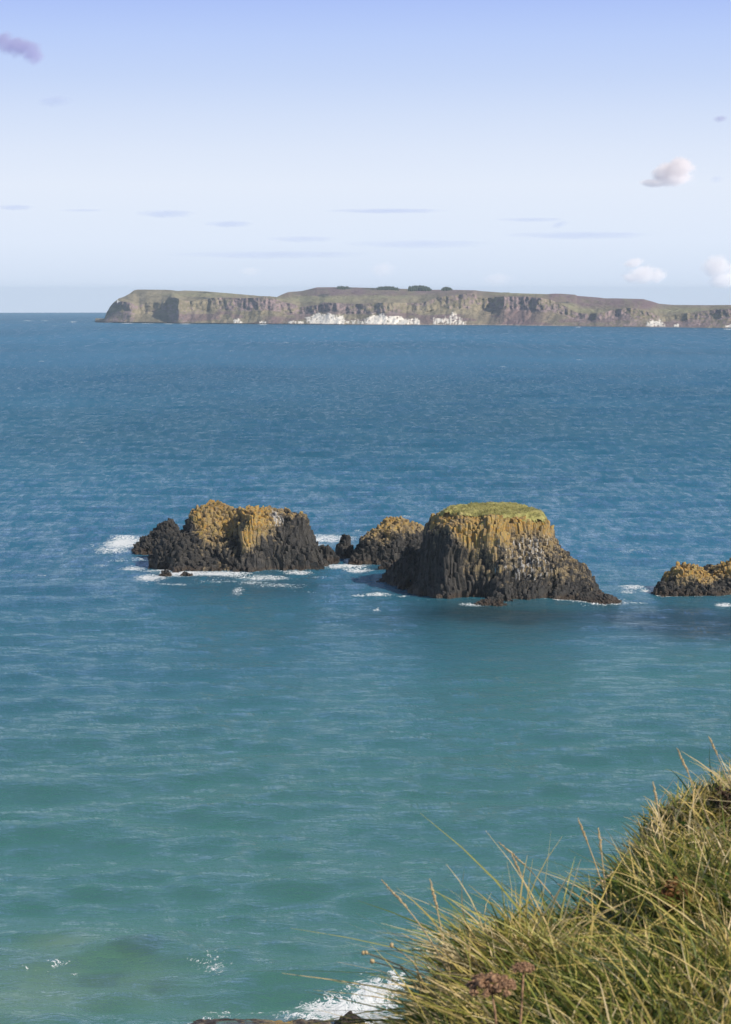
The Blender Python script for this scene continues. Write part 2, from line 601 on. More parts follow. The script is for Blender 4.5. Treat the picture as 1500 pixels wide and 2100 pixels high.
# ---- the lichen covered stack on the left
def left_stack():
    ox, oy = sea_pt(460, 1160)
    lobes = [
        (-2.6, 5.5, 9.2, 11.0, 20, 10.7, 2.3, 0, 0, 2.2),
        (-5.0, 0.5, 6.2, 7.2, 25, 7.0, 2.4, 0, 0, 2.3),
        (9.0, .6, 7.8, 8.0, 18, 9.9, 12, -.10, 0, 4.0),
        (9.4, 0.0, 8.6, 8.6, 18, 8.0, 5, 0, 0, 3.2),
        (3.2, 3.6, 7, 7.4, 0, 10.0, 3.4),
        (1.6, -2.5, 4.6, 5.0, 20, 5.4, 2.4),
        (15, -1.0, 4.2, 4, 0, 3.6, 2),
        (-1.5, -7.2, 7.5, 2.0, 0, 1.3, 2.5),
        (-9.4, 1.0, 5.2, 5.0, 0, 6.6, 1.9, .2, 0),
    ]
    lx = lambda X, Y, Z, T: (sstep(1.2, 10.5, Z + 1.8 * fbm(X * .25, Y * .25, Z * .1, 2, 3)) * .72 - .04
                             + .12 * sstep(8.5, 11.5, Z) - .08 + .25 * fbm(X * .4, Y * .4, Z * .2, 2, 43) + .30 * np.exp(-((X - 6.5) / 2.6) ** 2) * sstep(3.5, 5.5, Z)
                             + .20 * np.exp(-((X + 0.5) / 3.2) ** 2) * sstep(3.0, 5.5, Z)
                             - .55 * sstep(9.5, 12.0, X) * sstep(10.9, 9.6, Z) - .45 * sstep(-3.5, -7.5, X) * sstep(9.0, 6.5, Z))  # last term paints the shaded lower left face by thinning the lichen
    gu = lambda X, Y, Z: (.62 * np.exp(-((X - 10.2) / 1.5) ** 2) * sstep(8.0, 9.0, Z) * sstep(11.2, 10.2, Z) + .35 * np.exp(-((X - 10.5) / 2.2) ** 2) * sstep(3, 5, Z) - .05)
    o = basalt('sea_stack', M_ROCK, (ox, oy), lobes, (-16, 22, -12, 16), s=.74, amp=.55, rough=.24, warp=.8, taper=.006, lich_shade=lx, guano=gu, seed=5, chunk=.65)
    tag(o, 'broad rounded basalt stack crusted with yellow lichen, left of the gap', 'sea stack')
    ROCKS.append((ox, oy, lobes))
left_stack()

LICH = lambda z0, z1, k=.95: (lambda X, Y, Z, T: sstep(z0, z1, Z + 1.0 * fbm(X * .3, Y * .3, Z * .1, 2, 3)) * k - .12)
NONE = lambda X, Y, Z, T: np.full(len(X), -.35)

def small_rock(px, py, lobes, label, name='rock', cat='rock', s=.62, amp=.35, lich_shade=NONE, seed=1, warp=.4, rough=.28, chunk=.0, group=None):
    ox, oy = sea_pt(px, py)
    ex = (min(l[0] - max(l[2], l[3]) for l in lobes) - 2, max(l[0] + max(l[2], l[3]) for l in lobes) + 2,
          min(l[1] - max(l[2], l[3]) for l in lobes) - 2, max(l[1] + max(l[2], l[3]) for l in lobes) + 2)
    o = basalt(name, M_ROCK, (ox, oy), lobes, ex, s=s, amp=amp, rough=rough, warp=warp, taper=.006, lich_shade=lich_shade, seed=seed, chunk=chunk)
    tag(o, label, cat, group)
    ROCKS.append((ox, oy, lobes))
    return o

small_rock(319, 1130, [(.4, 1, 4.6, 5.0, 0, 5.6, 1.8, .25, 0), (-2.2, 0, 3, 3.5, 0, 3.0, 1.8), (2.6, 1.5, 3.0, 3, 0, 6.3, 2.2)],
           'black basalt outcrop sloping down to surf beside the broad lichen covered stack', seed=12)
small_rock(800, 1150, [(1.0, 2, 7.8, 7.5, 0, 7.0, 3.4), (-3.0, -.5, 5, 5, 0, 6.0, 2.2), (5, -2, 4, 4, 0, 4.5, 2)],
           'mid sized basalt stack with tan top, partly behind the grass capped stack', name='sea_stack', cat='sea stack', lich_shade=LICH(3.0, 7.5, .85), seed=14, chunk=.4, s=.7)
small_rock(693, 1143, [(0, 0, 2.0, 2.4, 0, 4.2, 2.6)], 'small black pointed rock standing in the gap between the stacks', seed=15)
small_rock(656, 1152, [(0, 0, 2.4, 2.2, 0, 3.2, 1.8), (-1.2, .4, 1.6, 2, 0, 3.6, 2)], 'low black rock at the right foot of the lichen covered stack', seed=16)
small_rock(1445, 1212, [(-3.6, 0, 5.2, 5.4, 0, 4.7, 2.0), (6.5, 1.5, 8.5, 5.8, 0, 4.5, 3.0), (1.5, 0, 5, 5, 0, 3.5, 2.6), (15, 2, 7, 6, 0, 4.7, 2.6)],
           'low double humped rock with golden lichen at the right edge', lich_shade=LICH(1.2, 4.0, .98), seed=17, chunk=.45, s=.66)
small_rock(1446, 1196, [(0, 0, 2.0, 1.8, 0, 3.1, 2.2)], 'dark rock top showing behind the golden double humped rock', seed=18)
small_rock(327, 1184, [(0, 0, 1.3, 1.2, 0, 1.0, 2.4)], 'small brown boulder awash in foam, left one in front of the broad stack', seed=19, s=.45, amp=.15, rough=.15)
small_rock(368, 1184, [(0, 0, 1.1, .9, 0, .75, 2.4), (1.2, .3, .7, .7, 0, .5, 2)], 'low dark boulder awash in foam at the foot of the broad stack', seed=20, s=.45, amp=.15, rough=.15)
small_rock(345, 1177, [(0, 0, 1.4, .8, 0, .5, 2.2)], 'flat wet rock barely above foam between two boulders', seed=23, s=.45, amp=.12, rough=.12)
small_rock(780, 1168, [(0, 0, 1.3, 1.2, 0, 1.3, 2), (1.4, .6, 1.0, 1, 0, .9, 2)], 'small dark boulders in surf beneath the tan topped stack', seed=21, s=.45, amp=.2, rough=.2)
small_rock(1228, 1237, [(0, 0, 3.0, 1.5, -10, 1.2, 1.6), (-2, 2, 2, 3, 0, 1.4, 1.6)], 'low black reef running out from the right foot of the grass capped stack', seed=22, s=.5, amp=.25)
small_rock(1000, 1240, [(0, 0, 3.0, 1.3, 0, 1.0, 2.0)], 'brown weed covered ledge at the front foot of the grass capped stack', seed=24, s=.45, amp=.2)
# rocks by the near shore
def ledge(name, px, py, rx, ry, h, label, seed, crag=.35):
    """an uneven wet rock rising from the water, one mesh"""
    ox, oy = sea_pt(px, py)
    n = 110
    gx, gy = np.meshgrid(np.linspace(-1.4, 1.4, n), np.linspace(-1.4, 1.4, n))
    X, Y = (gx * rx).ravel(), (gy * ry).ravel()
    w = fbm(X * .5, Y * .5, seed, 3, 300 + seed)
    r = np.sqrt((X / rx) ** 2 + (Y / ry) ** 2) + .35 * w
    f = np.abs(fbm(X * 1.1, Y * 1.1, seed, 4, 320 + seed))
    Z = h * (1.25 - 1.25 * r ** 2) - crag * h * f * 1.6 + .12 * h * np.floor(3 * fbm(X * .8, Y * .8, 2, 2, 330 + seed)) + .1 * h * fbm(X * 4, Y * 4, 0, 3, 340 + seed)
    Z = np.maximum(Z, -.6)
    V = np.stack([X + .1 * fbm(X * 2, Y * 2, 3, 2, 7), Y, Z], -1)
    o = mesh_obj(name, V, grid_faces(n, n), M_ROCK, None, False, {'lich_shade': (.35 + .5 * w) if name == 'rock_shelf' else np.full(len(V), -.5), 'guano': np.full(len(V), -.5), 'cell': .5 + .5 * f})
    o.location = (ox, oy, sea_z(ox, oy))
    tag(o, label, 'rock')
    ROCKS.append((ox, oy, [(0, 0, rx, ry, 0, max(h, .8), 2.0)]))
ledge('rock', 717, 2098, .95, 1.2, .6, 'dark wet boulder in white surf below the grassy bank', 25, .5)
ledge('rock_shelf', 520, 2113, 4.2, 2.0, .10, 'flat brown rock shelf awash at the near shore', 26, .9)

# ================================================================== SEA
def sea():
    # rings about the point below the camera, finer near it
    d = [28.0]
    while d[-1] < 120: d.append(d[-1] + .9)
    while d[-1] < 2600: d.append(d[-1] * 1.0042)
    while d[-1] < 11300: d.append(d[-1] * 1.03)
    d = np.array(d)
    inner = np.arctan(np.linspace(-.235, .235, 520))
    outer = np.linspace(inner[-1], math.radians(75), 60)[1:]
    th = np.concatenate([-outer[::-1], inner, outer])
    D, T = np.meshgrid(d, th, indexing='ij')
    jit = rng.uniform(-.35, .35, D.shape) * np.gradient(d)[:, None] * (D < 2500)
    D = D + jit
    X, Y = (D * np.sin(T)).ravel(), (D * np.cos(T)).ravel()
    D = D.ravel()
    Z = sea_z(X, Y)
    dr = np.interp(D, d, np.gradient(d))
    amp_patch = 1 + .55 * fbm(X * .006, Y * .003, 0, 3, 21)
    calm = 1 - .55 * np.exp(-((X - 35) / 50) ** 2 - ((Y - 300) / 45) ** 2)       # the lee of the stacks
    rg = np.random.default_rng(4)
    for k in range(90):
        lam = 1.6 * (26 / 1.6) ** rg.uniform(0, 1)
        ang = math.radians(rg.normal(-5, 42 if lam < 8 else 18))
        kx, ky = math.sin(ang) * 2 * math.pi / lam, math.cos(ang) * 2 * math.pi / lam
        a = lam * .0036 * rg.uniform(.6, 1.3) * (1.25 if 4 < lam < 8 else 1)
        if lam > 6: a *= .55
        wgt = sstep(2.0, 3.4, lam / dr)
        ph = kx * X + ky * Y + rg.uniform(0, 6.28) + 1.2 * fbm(X * .03, Y * .03, k, 1, 60)
        Z = Z + wgt * a * amp_patch * calm * (np.sin(ph) + .25 * np.sin(2 * ph + 1.2))
    # low swell coming in from the open sea
    for lam, ang, a in ((11.5, -13, .05), (8.3, -17, .035), (15.0, -8, .05), (9.6, -6, .035)):
        ang = math.radians(ang)
        ph = (math.sin(ang) * X + math.cos(ang) * Y) * 2 * math.pi / lam + 2.2 * fbm(X * .018, Y * .018, lam, 2, 62)
        Z = Z + a * (np.sin(ph) + .35 * np.sin(2 * ph + 1.2)) * sstep(900, 300, D) * (.5 + .8 * sstep(-.2, .5, fbm(X * .012, Y * .012, lam, 2, 64)))
    # the small breaker near the shore, lower left
    cy_ = np.array([sea_pt(p, q)[1] for p, q in ((-60, 1990), (150, 1968), (300, 1935), (480, 1900))])
    cx_ = np.array([sea_pt(p, q)[0] for p, q in ((-60, 1990), (150, 1968), (300, 1935), (480, 1900))])
    yc = np.interp(X, cx_, cy_)
    e = Y - yc
    Z = Z + .34 * np.exp(-np.where(e > 0, e / 3.2, e / 1.3) ** 2) * sstep(cx_[-1] + 1, cx_[-1] - 8, X) * (D < 220)

    # ---- colour of the water: deep blue out at sea, green over the pale sand inshore
    def colmix(c0, c1, f):
        return c0 * (1 - f[:, None]) + np.array(c1) * f[:, None]
    deep = np.tile(np.array([.018, .133, .262]), (len(X), 1))
    q = D + 40 * fbm(X * .006, Y * .006, 0, 3, 71)
    c = colmix(deep, (.027, .150, .262), sstep(1500, 500, q))
    c = colmix(c, (.036, .164, .215), sstep(420, 290, q) * .9)
    c = colmix(c, (.055, .180, .158), sstep(300, 205, q))
    c = colmix(c, (.074, .194, .143), sstep(200, 140, q) * .8)
    # dark reflection of the rocks, painted into the water colour before the stacks
    def blob(px, py, rx, ry):
        x, y = sea_pt(px, py)
        dd = math.hypot(x, y)
        ax, ay = rx * dd / F, ry * dd * dd / (CAM_Z * F)
        return np.exp(-((X - x) / ax) ** 2 - ((Y - y) / ay) ** 2)
    nz = fbm(X * .06, Y * .05, 3, 4, 90)
    weed = np.clip(blob(1150, 1272, 330, 34) + .6 * blob(980, 1255, 120, 20) + .8 * blob(1480, 1280, 160, 30) + .35 * blob(560, 1205, 180, 18), 0, 1)  # mask of the painted rock reflection
    c = colmix(c, (.010, .040, .058), np.clip(weed * (1 + .7 * nz), 0, 1) * .85)
    sandy = np.clip(blob(1430, 1370, 260, 50) + .6 * blob(1200, 1420, 300, 60), 0, 1)
    c = colmix(c, (.055, .21, .185), np.clip(sandy * (1 + .4 * nz), 0, 1) * .55)
    sand = np.clip(blob(120, 2030, 300, 75) + .7 * blob(520, 2080, 200, 28) + .5 * blob(120, 1940, 90, 14) + .6 * blob(800, 2110, 200, 50), 0, 1)
    c = colmix(c, (.15, .25, .165), np.clip(sand * (.75 + 1.1 * nz), 0, 1) * .8)
    drk = np.clip(blob(285, 1950, 60, 16) + blob(215, 2003, 90, 18) + .7 * blob(330, 2020, 50, 14) + blob(450, 2090, 100, 12) + blob(585, 2088, 60, 12), 0, 1)
    nf = fbm(X * .35, Y * .28, 6, 4, 97)
    c = colmix(c, (.05, .10, .085), sstep(.25, 1.0, drk * (1 + 1.0 * nz + 1.3 * nf)) * .38)
    shelf = np.clip(blob(560, 2104, 110, 26) + blob(440, 2104, 60, 16) + .8 * blob(720, 2096, 90, 22), 0, 1)
    c = colmix(c, (.185, .135, .085), sstep(.2, .9, shelf * (1 + .8 * nz + .7 * nf)) * .8)
    c = colmix(c, (.05, .04, .035), sstep(.55, 1.1, shelf * (.8 + 1.6 * nf)) * .7)
    # faint bands of current and wind
    c = c * (1 + .17 * fbm(X * .0030, Y * .0024, 5, 4, 33) + .05 * fbm(X * .02, Y * .012, 5, 3, 34))[:, None]

    # ---- foam
    foam = np.zeros(len(X))
    for ox, oy, lobes in ROCKS:
        near = (abs(X - ox) < 40) & (abs(Y - oy) < 34)
        if not near.any(): continue
        H = lobes_height(lobes, X[near] - ox, Y[near] - oy)
        exposed = .30 + .30 * fbm(X[near] * .12, Y[near] * .12, 2, 2, 48)
        foam[near] = np.maximum(foam[near], exposed * sstep(-2.9, -.4, H))
    spots = [
        (255, 1112, 42, 14, 1.1), (232, 1128, 50, 7, .7), (270, 1165, 34, 7, .75), (300, 1148, 40, 5, .6), (200, 1135, 60, 10, .35), (335, 1170, 60, 7, .8), (310, 1185, 40, 7, .9),
        (380, 1178, 60, 7, 1.05), (450, 1179, 70, 6, 1.0), (540, 1184, 70, 5, .75), (610, 1174, 40, 5, .8), (575, 1200, 70, 4, .55),
        (488, 1212, 16, 15, .62), (520, 1196, 40, 4, .6), (610, 1204, 30, 3, .5),
        (670, 1104, 70, 9, .8), (650, 1120, 40, 6, .55), (715, 1150, 10, 8, 1.0), (712, 1161, 44, 6, 1.15), (740, 1170, 42, 5, .9), (690, 1165, 26, 5, .8),
        (792, 1153, 10, 5, .8), (735, 1219, 24, 3, .8), (775, 1216, 32, 3, 1.0), (826, 1218, 26, 2.5, .6), (772, 1248, 18, 2, .7), (872, 1234, 30, 2, .55), (968, 1240, 36, 3, .75),
        (240, 1098, 60, 5, .45), (190, 1118, 70, 5, .4), (250, 1150, 60, 3, .5), (210, 1160, 40, 3, .45), (350, 1195, 90, 3, .5), (470, 1190, 110, 3, .5), (660, 1185, 60, 2.5, .45), (640, 1215, 60, 2, .4),
        (1300, 1205, 34, 8, .72), (1330, 1212, 26, 3, .85), (1285, 1214, 26, 5, .6), (1300, 1236, 40, 3, .62), (1265, 1228, 30, 5, .5), (1490, 1240, 26, 4, .95),
        (1270, 1160, 50, 10, .3), (1300, 1130, 60, 8, .38), (1440, 1152, 20, 3, .5), (830, 1057, 16, 2, .5), (735, 1085, 12, 2, .6), (838, 1060, 20, 2, .5),
        (700, 2062, 80, 30, 1.1), (760, 2040, 60, 34, 1.1), (650, 2052, 60, 14, .8), (770, 2080, 60, 22, 1.2), (640, 2078, 40, 14, .75), (812, 2020, 30, 20, .95),
        (600, 2075, 60, 14, .62), (520, 2066, 60, 7, .52), (470, 2078, 50, 8, .45), (560, 2050, 60, 5, .4),
        (440, 1985, 46, 26, .47), (425, 1975, 70, 30, .36), (455, 2063, 46, 5, .75), (420, 2085, 20, 10, .7), (395, 2096, 20, 10, .6),
        (118, 1976, 40, 8, .5), (60, 1985, 80, 4, .5), (155, 1990, 14, 8, .5), (300, 1905, 60, 6, .34), (20, 2060, 40, 16, .30), (140, 2050, 40, 14, .26),
    ]
    for s_ in spots:
        foam = np.maximum(foam, s_[4] * blob(*s_[:4]))
    # a few far white horses and the surf line of the island
    for k in range(60):
        px, py = rg.uniform(0, 1500), 668 + 900 * rg.uniform(0, 1) ** 2.0
        if 1020 < py < 1260 and 300 < px < 1280: continue
        foam = np.maximum(foam, rg.uniform(.42, .62) * blob(px, py, rg.uniform(3, 14), rg.uniform(.8, 1.8)))
    for px, py, rx in ((225, 661, 12), (202, 660, 10), (262, 662.5, 14), (300, 663, 20), (350, 663.5, 14), (380, 664, 16), (50, 658, 14), (100, 657, 10), (150, 660, 8), (1190, 671, 8), (1420, 674, 8), (1490, 674.5, 14), (540, 665, 12)):
        foam = np.maximum(foam, .95 * blob(px, py, rx, 1.0))
    nr, nc = len(d), len(th)
    m = NT('sea_water')
    ps = pos_node(m)
    col = m.attr('tint', True)
    fm = m.attr('foam')
    cd = m.attr('far')
    b1 = m.noise(m.vecmul(ps, (.50, 1.0, 1.0)), .62, 4, .6, .3)
    b2 = m.noise(m.vecmul(ps, (.5, 1.0, 1.0)), 2.3, 4, .66, .2)
    b3 = m.noise(m.vecmul(ps, (.75, 1.0, 1.0)), .27, 4, .6, .3)
    b4 = m.noise(m.vecmul(ps, (.6, 1.0, 1.0)), .07, 4, .6, .3)
    h = m.math('ADD', m.math('MULTIPLY', b1, .42), m.math('MULTIPLY', b2, .21))
    h = m.math('ADD', h, m.math('MULTIPLY', b3, m.math('MULTIPLY_ADD', cd, 1.5, .35)))
    h = m.math('ADD', h, m.math('MULTIPLY', b4, m.math('MULTIPLY', cd, 3.0)))
    nrm = m.bump(h, .75, 1.0)
    # lace of foam
    fo1 = m.noise(m.vecmul(ps, (1, .7, 1)), 1.1, 6, .64, 1.8)
    rid = m.math('ABSOLUTE', m.math('SUBTRACT', m.noise(m.vecmul(ps, (1, .7, 1)), .7, 6, .6, 2.2), .5))
    rid = m.mapr(rid, 0, .07, 1, 0)
    fv = m.math('ADD', m.math('MULTIPLY', fm, .95), m.math('MULTIPLY', m.math('SUBTRACT', fo1, .5), 2.0))
    fv = m.math('ADD', fv, m.math('MULTIPLY', rid, m.math('MULTIPLY', fm, .95)))
    fmask = m.math('MULTIPLY', m.mapr(fv, .62, .95), m.mapr(fm, .06, .3))
    milky = m.math('MULTIPLY', m.mapr(fm, .25, 1.0), .30)
    c1 = m.mix(milky, col, (.32, .50, .50, 1))
    upn = m.n('ShaderNodeCombineXYZ'); upn.inputs[2].default_value = 1.0
    body = m.n('ShaderNodeBsdfDiffuse'); m.put(body.inputs['Color'], c1); m.put(body.inputs['Normal'], upn.outputs[0])
    gl = m.n('ShaderNodeBsdfGlossy'); m.put(gl.inputs['Roughness'], m.attr('rough')); m.put(gl.inputs['Normal'], nrm)
    m.put(gl.inputs['Color'], (.88, .97, 1.0))
    fr = m.n('ShaderNodeFresnel'); fr.inputs['IOR'].default_value = 1.333; m.put(fr.inputs['Normal'], nrm)
    water = m.n('ShaderNodeMixShader')
    # groups of wave faces: short crested, drawn out along the wind's fetch
    g1 = m.noise(m.vecmul(ps, (.42, .085, 1.0)), 1.0, 4, .75, 0)
    g2 = m.noise(m.vecmul(ps, (.15, .012, 1.0)), 1.0, 5, .85, 0)
    g0 = m.noise(m.vecmul(ps, (.30, .95, 1.0)), 1.0, 4, .72, .2)
    fa = m.attr('reach')
    gg = m.n('ShaderNodeMix', data_type='FLOAT'); m.put(gg.inputs[0], m.mapr(fa, 0, .5)); m.put(gg.inputs[2], g0); m.put(gg.inputs[3], g1)
    gh = m.n('ShaderNodeMix', data_type='FLOAT'); m.put(gh.inputs[0], m.mapr(fa, .5, 1)); m.put(gh.inputs[2], gg.outputs[0]); m.put(gh.inputs[3], g2)
    amp = m.math('ADD', m.mapr(fa, 0, .5, .28, .80), m.mapr(fa, .5, 1, 0, .35))
    lanes = m.math('ADD', 1.0, m.math('MULTIPLY', m.mapr(gh.outputs[0], .36, .64, -1, 1, False), amp))
    ff = m.math('MULTIPLY', m.math('MINIMUM', fr.outputs[0], .62), m.mapr(cd, 0, 1, .60, .30))
    m.put(water.inputs[0], m.math('MULTIPLY', ff, lanes, clamp=True)); m.put(water.inputs[1], body.outputs[0]); m.put(water.inputs[2], gl.outputs[0])
    white = m.principled(Base_Color=(.80, .82, .82, 1), Roughness=.8, Normal=m.bump(fo1, .3, .8))
    mx = m.n('ShaderNodeMixShader')
    m.put(mx.inputs[0], fmask); m.put(mx.inputs[1], water.outputs[0]); m.put(mx.inputs[2], white.outputs[0])
    m.surface(mx.outputs[0])
    o = mesh_obj('sea', np.stack([X, Y, Z], -1), grid_faces(nr, nc)[:, ::-1], m.m, None, True,
                 {'tint': np.clip(c * (np.array([1.0, 1.0, .93]) + np.array([.12, .12, .13]) * sstep(320, 180, D)[:, None]), 0, 1), 'foam': foam, 'reach': .5 * sstep(250, 480, D) + .5 * sstep(1100, 2600, D), 'far': sstep(250, 900, D), 'mid': .5 + .5 * sstep(180, 420, D) + .0 * D,
                  'rough': .09 + .16 * sstep(300, 3000, D)})
    tag(o, kind='structure')
sea()

# ================================================================== FAR ISLAND
def island():
    NC, NCL, NPL, NBK = 820, 64, 60, 14
    px = np.linspace(196, 1820, NC)
    W = lerp_nodes(px, [(196, 661), (215, 661.5), (300, 662.5), (400, 663.5), (600, 665), (800, 666.5), (1000, 667), (1150, 668.5), (1250, 670), (1400, 671.5), (1500, 673), (1820, 676)])
    T = lerp_nodes(px, [(196, 661.5), (207, 659), (214, 655), (219, 641), (226, 628), (235, 619), (243, 612), (255, 608), (266, 602), (275, 595), (283, 593.5), (340, 594), (350, 594.5), (365, 596.5), (380, 595.5), (420, 597), (455, 600), (480, 602),
                        (520, 605.5), (545, 608), (568, 609), (580, 603), (592, 598.5), (620, 596.5), (640, 591.5), (650, 589), (700, 588.5), (760, 590), (800, 591), (840, 592.5), (880, 594), (930, 594),
                        (975, 595), (985, 596.5), (1020, 599), (1040, 600.5), (1110, 602.5), (1125, 603), (1132, 602), (1150, 602), (1180, 604), (1185, 606.5), (1230, 610), (1240, 611.5), (1262, 611.5), (1320, 613), (1338, 618), (1352, 622.5), (1380, 625), (1450, 625.5), (1520, 625), (1600, 623), (1700, 626), (1760, 640), (1800, 660), (1820, 674)])
    E = lerp_nodes(px, [(196, 661.7), (214, 656), (219, 642), (226, 629), (235, 620), (250, 618), (265, 620), (285, 628), (300, 620), (330, 620), (345, 614), (352, 610), (358, 610), (364, 612), (380, 616), (395, 617), (420, 614), (440, 610), (480, 611), (510, 611), (530, 610),
                        (545, 609.5), (560, 611), (580, 619), (600, 623), (615, 630), (640, 627), (655, 625), (665, 620), (680, 621), (720, 623), (750, 623), (760, 621.5), (800, 620.5), (850, 621), (865, 622), (900, 609), (920, 606.5), (960, 602),
                        (972, 601), (980, 610), (1000, 611), (1030, 607.5), (1080, 608), (1110, 611), (1130, 615), (1150, 622), (1170, 634), (1185, 642), (1210, 644), (1240, 640), (1265, 634), (1290, 631), (1310, 633), (1335, 641),
                        (1350, 647), (1360, 650), (1385, 645), (1420, 641), (1440, 637), (1480, 634), (1520, 632), (1600, 640), (1700, 645), (1760, 655), (1800, 667), (1820, 675)])
    E = np.maximum(E, T + .6)
    E = np.minimum(E, W - .2)
    # how far the coast comes forward (negative) or falls back (metres)
    off = lerp_nodes(px, [(196, 60), (214, 60), (222, 90), (240, -10), (262, -70), (272, -80), (285, 10), (296, 70), (315, 60), (336, 40), (344, 30), (352, -60), (366, -130), (385, -90), (410, -40), (440, 0), (470, 30), (520, 10), (545, 20), (600, 60), (618, 80), (640, 10), (652, -50), (680, -40),
                          (715, 0), (735, 20), (757, -40), (790, -40), (830, -10), (880, 20), (915, 40), (930, -30), (955, -40), (975, 30), (1000, 60), (1100, 50), (1170, 20), (1182, 10), (1195, -30), (1212, -20), (1222, -80), (1245, -80), (1290, -60), (1350, -30), (1368, 40),
                          (1398, 50), (1412, -30), (1440, -40), (1500, -10), (1820, 0)])
    # make shelter for the left faces of the headlands between the cliff foot and its edge
    spur = off * lerp_nodes(px, [(196, .45), (370, .45), (400, .12), (1190, .12), (1205, .35), (1230, .35), (1260, .15), (1395, .15), (1405, .35), (1430, .35), (1450, .2), (1820, .2)]) + 8 * fbm(px * .02, 0 * px, 0, 3, 5) + 2.5 * fbm(px * .12, 0 * px, 1, 2, 6)
    rows, PX, kind = [], [], []
    dW = np.array([sea_pt(p, w)[1] for p, w in zip(px, W)])
    tt = np.linspace(0, 1, NCL)
    verts, tcol, rowpx = [], [], []
    hE = []
    run = 95 + 12 * fbm(px * .02, 0 * px, 3, 2, 8)
    tree_sites = {}
    def pt(p, r, dist):
        d0 = ray(p, r)
        t = dist / d0[1]
        return d0[0] * t, dist, CAM_Z + d0[2] * t
    G = np.zeros((NCL + NPL + NBK, NC, 3))
    RW = np.zeros((NCL + NPL + NBK, NC))
    SPT = np.array([0.0] * NC)
    plateau = lerp_nodes(px, [(196, 20), (214, 30), (240, 160), (280, 420), (540, 420), (566, 300), (600, 900), (900, 900), (1100, 500), (1250, 700), (1400, 900), (1820, 900)])
    for j in range(NC):
        p, w, e, tpx = px[j], W[j], E[j], T[j]
        d0 = dW[j]
        for i, t in enumerate(tt):
            # talus below, wall above
            g = (t * .62 / .55) if t < .55 else (.62 + (t - .55) * .38 / .45)
            r = w + (e - w) * t
            depth = run[j] * (1.15 * min(t / .55, 1) * .7 + max(0, (t - .55) / .45) * .28)
            dist = d0 + depth
            x, y, z = pt(p, r, dist)
            G[i, j] = (x, y, z)
            RW[i, j] = r
        dE = d0 + run[j] * 1.085
        for i in range(NPL):
            t = (i + 1) / NPL
            r = e + (tpx - e) * t ** .9
            dist = dE + plateau[j] * t ** 1.15
            G[NCL + i, j] = pt(p, r, dist)
            RW[NCL + i, j] = r
        x, y, z = G[NCL + NPL - 1, j]
        for i in range(NBK):
            t = (i + 1) / NBK
            s_ = 1 + (300 * t) / y
            G[NCL + NPL + i, j] = (x * s_, y + 300 * t, z - (z + 6) * t ** 1.5)
            RW[NCL + NPL + i, j] = tpx
    NR = NCL + NPL + NBK
    # relief: spurs and gullies carved into the slope
    I = np.arange(NR)[:, None] / (NCL - 1)
    prof = np.where(I < 1, .25 + .75 * sstep(0, .5, I), np.clip(1 - (I - 1) * 1.6, 0, 1))
    S = np.broadcast_to(px[None, :], (NR, NC))
    Rr = RW
    zz = G[:, :, 2]
    rel = spur[None, :] * prof
    wall = sstep(.42, .62, I) * (I <= 1.0)
    tal = (1 - sstep(.5, .62, I)) * (I <= 1)
    rel = rel + wall * (4 * fbm(S * .03, Rr * .05, 0, 3, 91) + 3.2 * fbm(S * .20, Rr * .10, 0, 2, 94) + .8 * fbm(S * .6, Rr * .3, 0, 2, 92))
    rel = rel + tal * (7 * fbm((S + .6 * Rr) * .06, Rr * .05, 0, 3, 93))
    # the stair of lava ledges
    G[:, :, 1] += rel
    G[:, :, 0] *= (G[:, :, 1]) / (G[:, :, 1] - rel)
    G[:, :, 2] += (I > 1) * (2.0 * fbm(S * .05, G[:, :, 1] * .02, 0, 3, 95)) * sstep(1, 1.15, I) * (1 - sstep(1.7, 1.9, I))
    G[0, :, 2] = -6
    # ---- colours
    n1 = fbm(S * .045, Rr * .12, 0, 4, 121)
    n2 = fbm(S * .2, Rr * .35, 0, 3, 122)
    n3 = fbm(S * .015, Rr * .06, 0, 2, 123)
    n4 = fbm(S * .42, Rr * .16, 3, 3, 125)
    grass = np.array([.190, .160, .098]); grass2 = np.array([.28, .235, .150]); heath = np.array([.175, .112, .118])
    rockc = np.array([.125, .096, .102]); rock2 = np.array([.30, .212, .212]); chalk = np.array([.86, .80, .70]); shore = np.array([.17, .14, .125])
    def mixc(a, b, f):
        return a * (1 - f[..., None]) + b * f[..., None]
    C = np.broadcast_to(grass, (NR, NC, 3)).copy()
    C = mixc(C, grass2, sstep(-.35, .35, .7 * n1 + .5 * n2))
    # heather moor on the higher ground
    moor = lerp_nodes(px, [(196, 0), (560, 0), (580, .8), (640, .75), (860, .8), (960, .8), (990, .35), (1110, .2), (1130, .9), (1180, .8), (1240, .8), (1335, .9), (1360, .5), (1500, .6), (1820, .6)])[None, :]
    hi = sstep(612, 601, Rr + 3 * n3 * 2) * (S < 1110) + sstep(640, 618, Rr + 5 * n3) * (S >= 1110)
    C = mixc(C, heath, np.clip(moor * hi * (I > 1) * (1.0 + .7 * n1 + .4 * n2), 0, 1))
    # talus: green slopes with brown bracken fans
    C = mixc(C, heath * .95, np.clip(tal * sstep(.0, .45, n3 + .4 * n1), 0, 1) * .8)
    brk = np.exp(-((S - 565) / 22) ** 2) * sstep(645, 652, Rr) + np.exp(-((S - 1065) / 55) ** 2) * sstep(626, 636, Rr) + .6 * np.exp(-((S - 930) / 30) ** 2) * sstep(640, 650, Rr)
    C = mixc(C, heath, np.clip(brk, 0, 1) * (I <= 1) * .9)
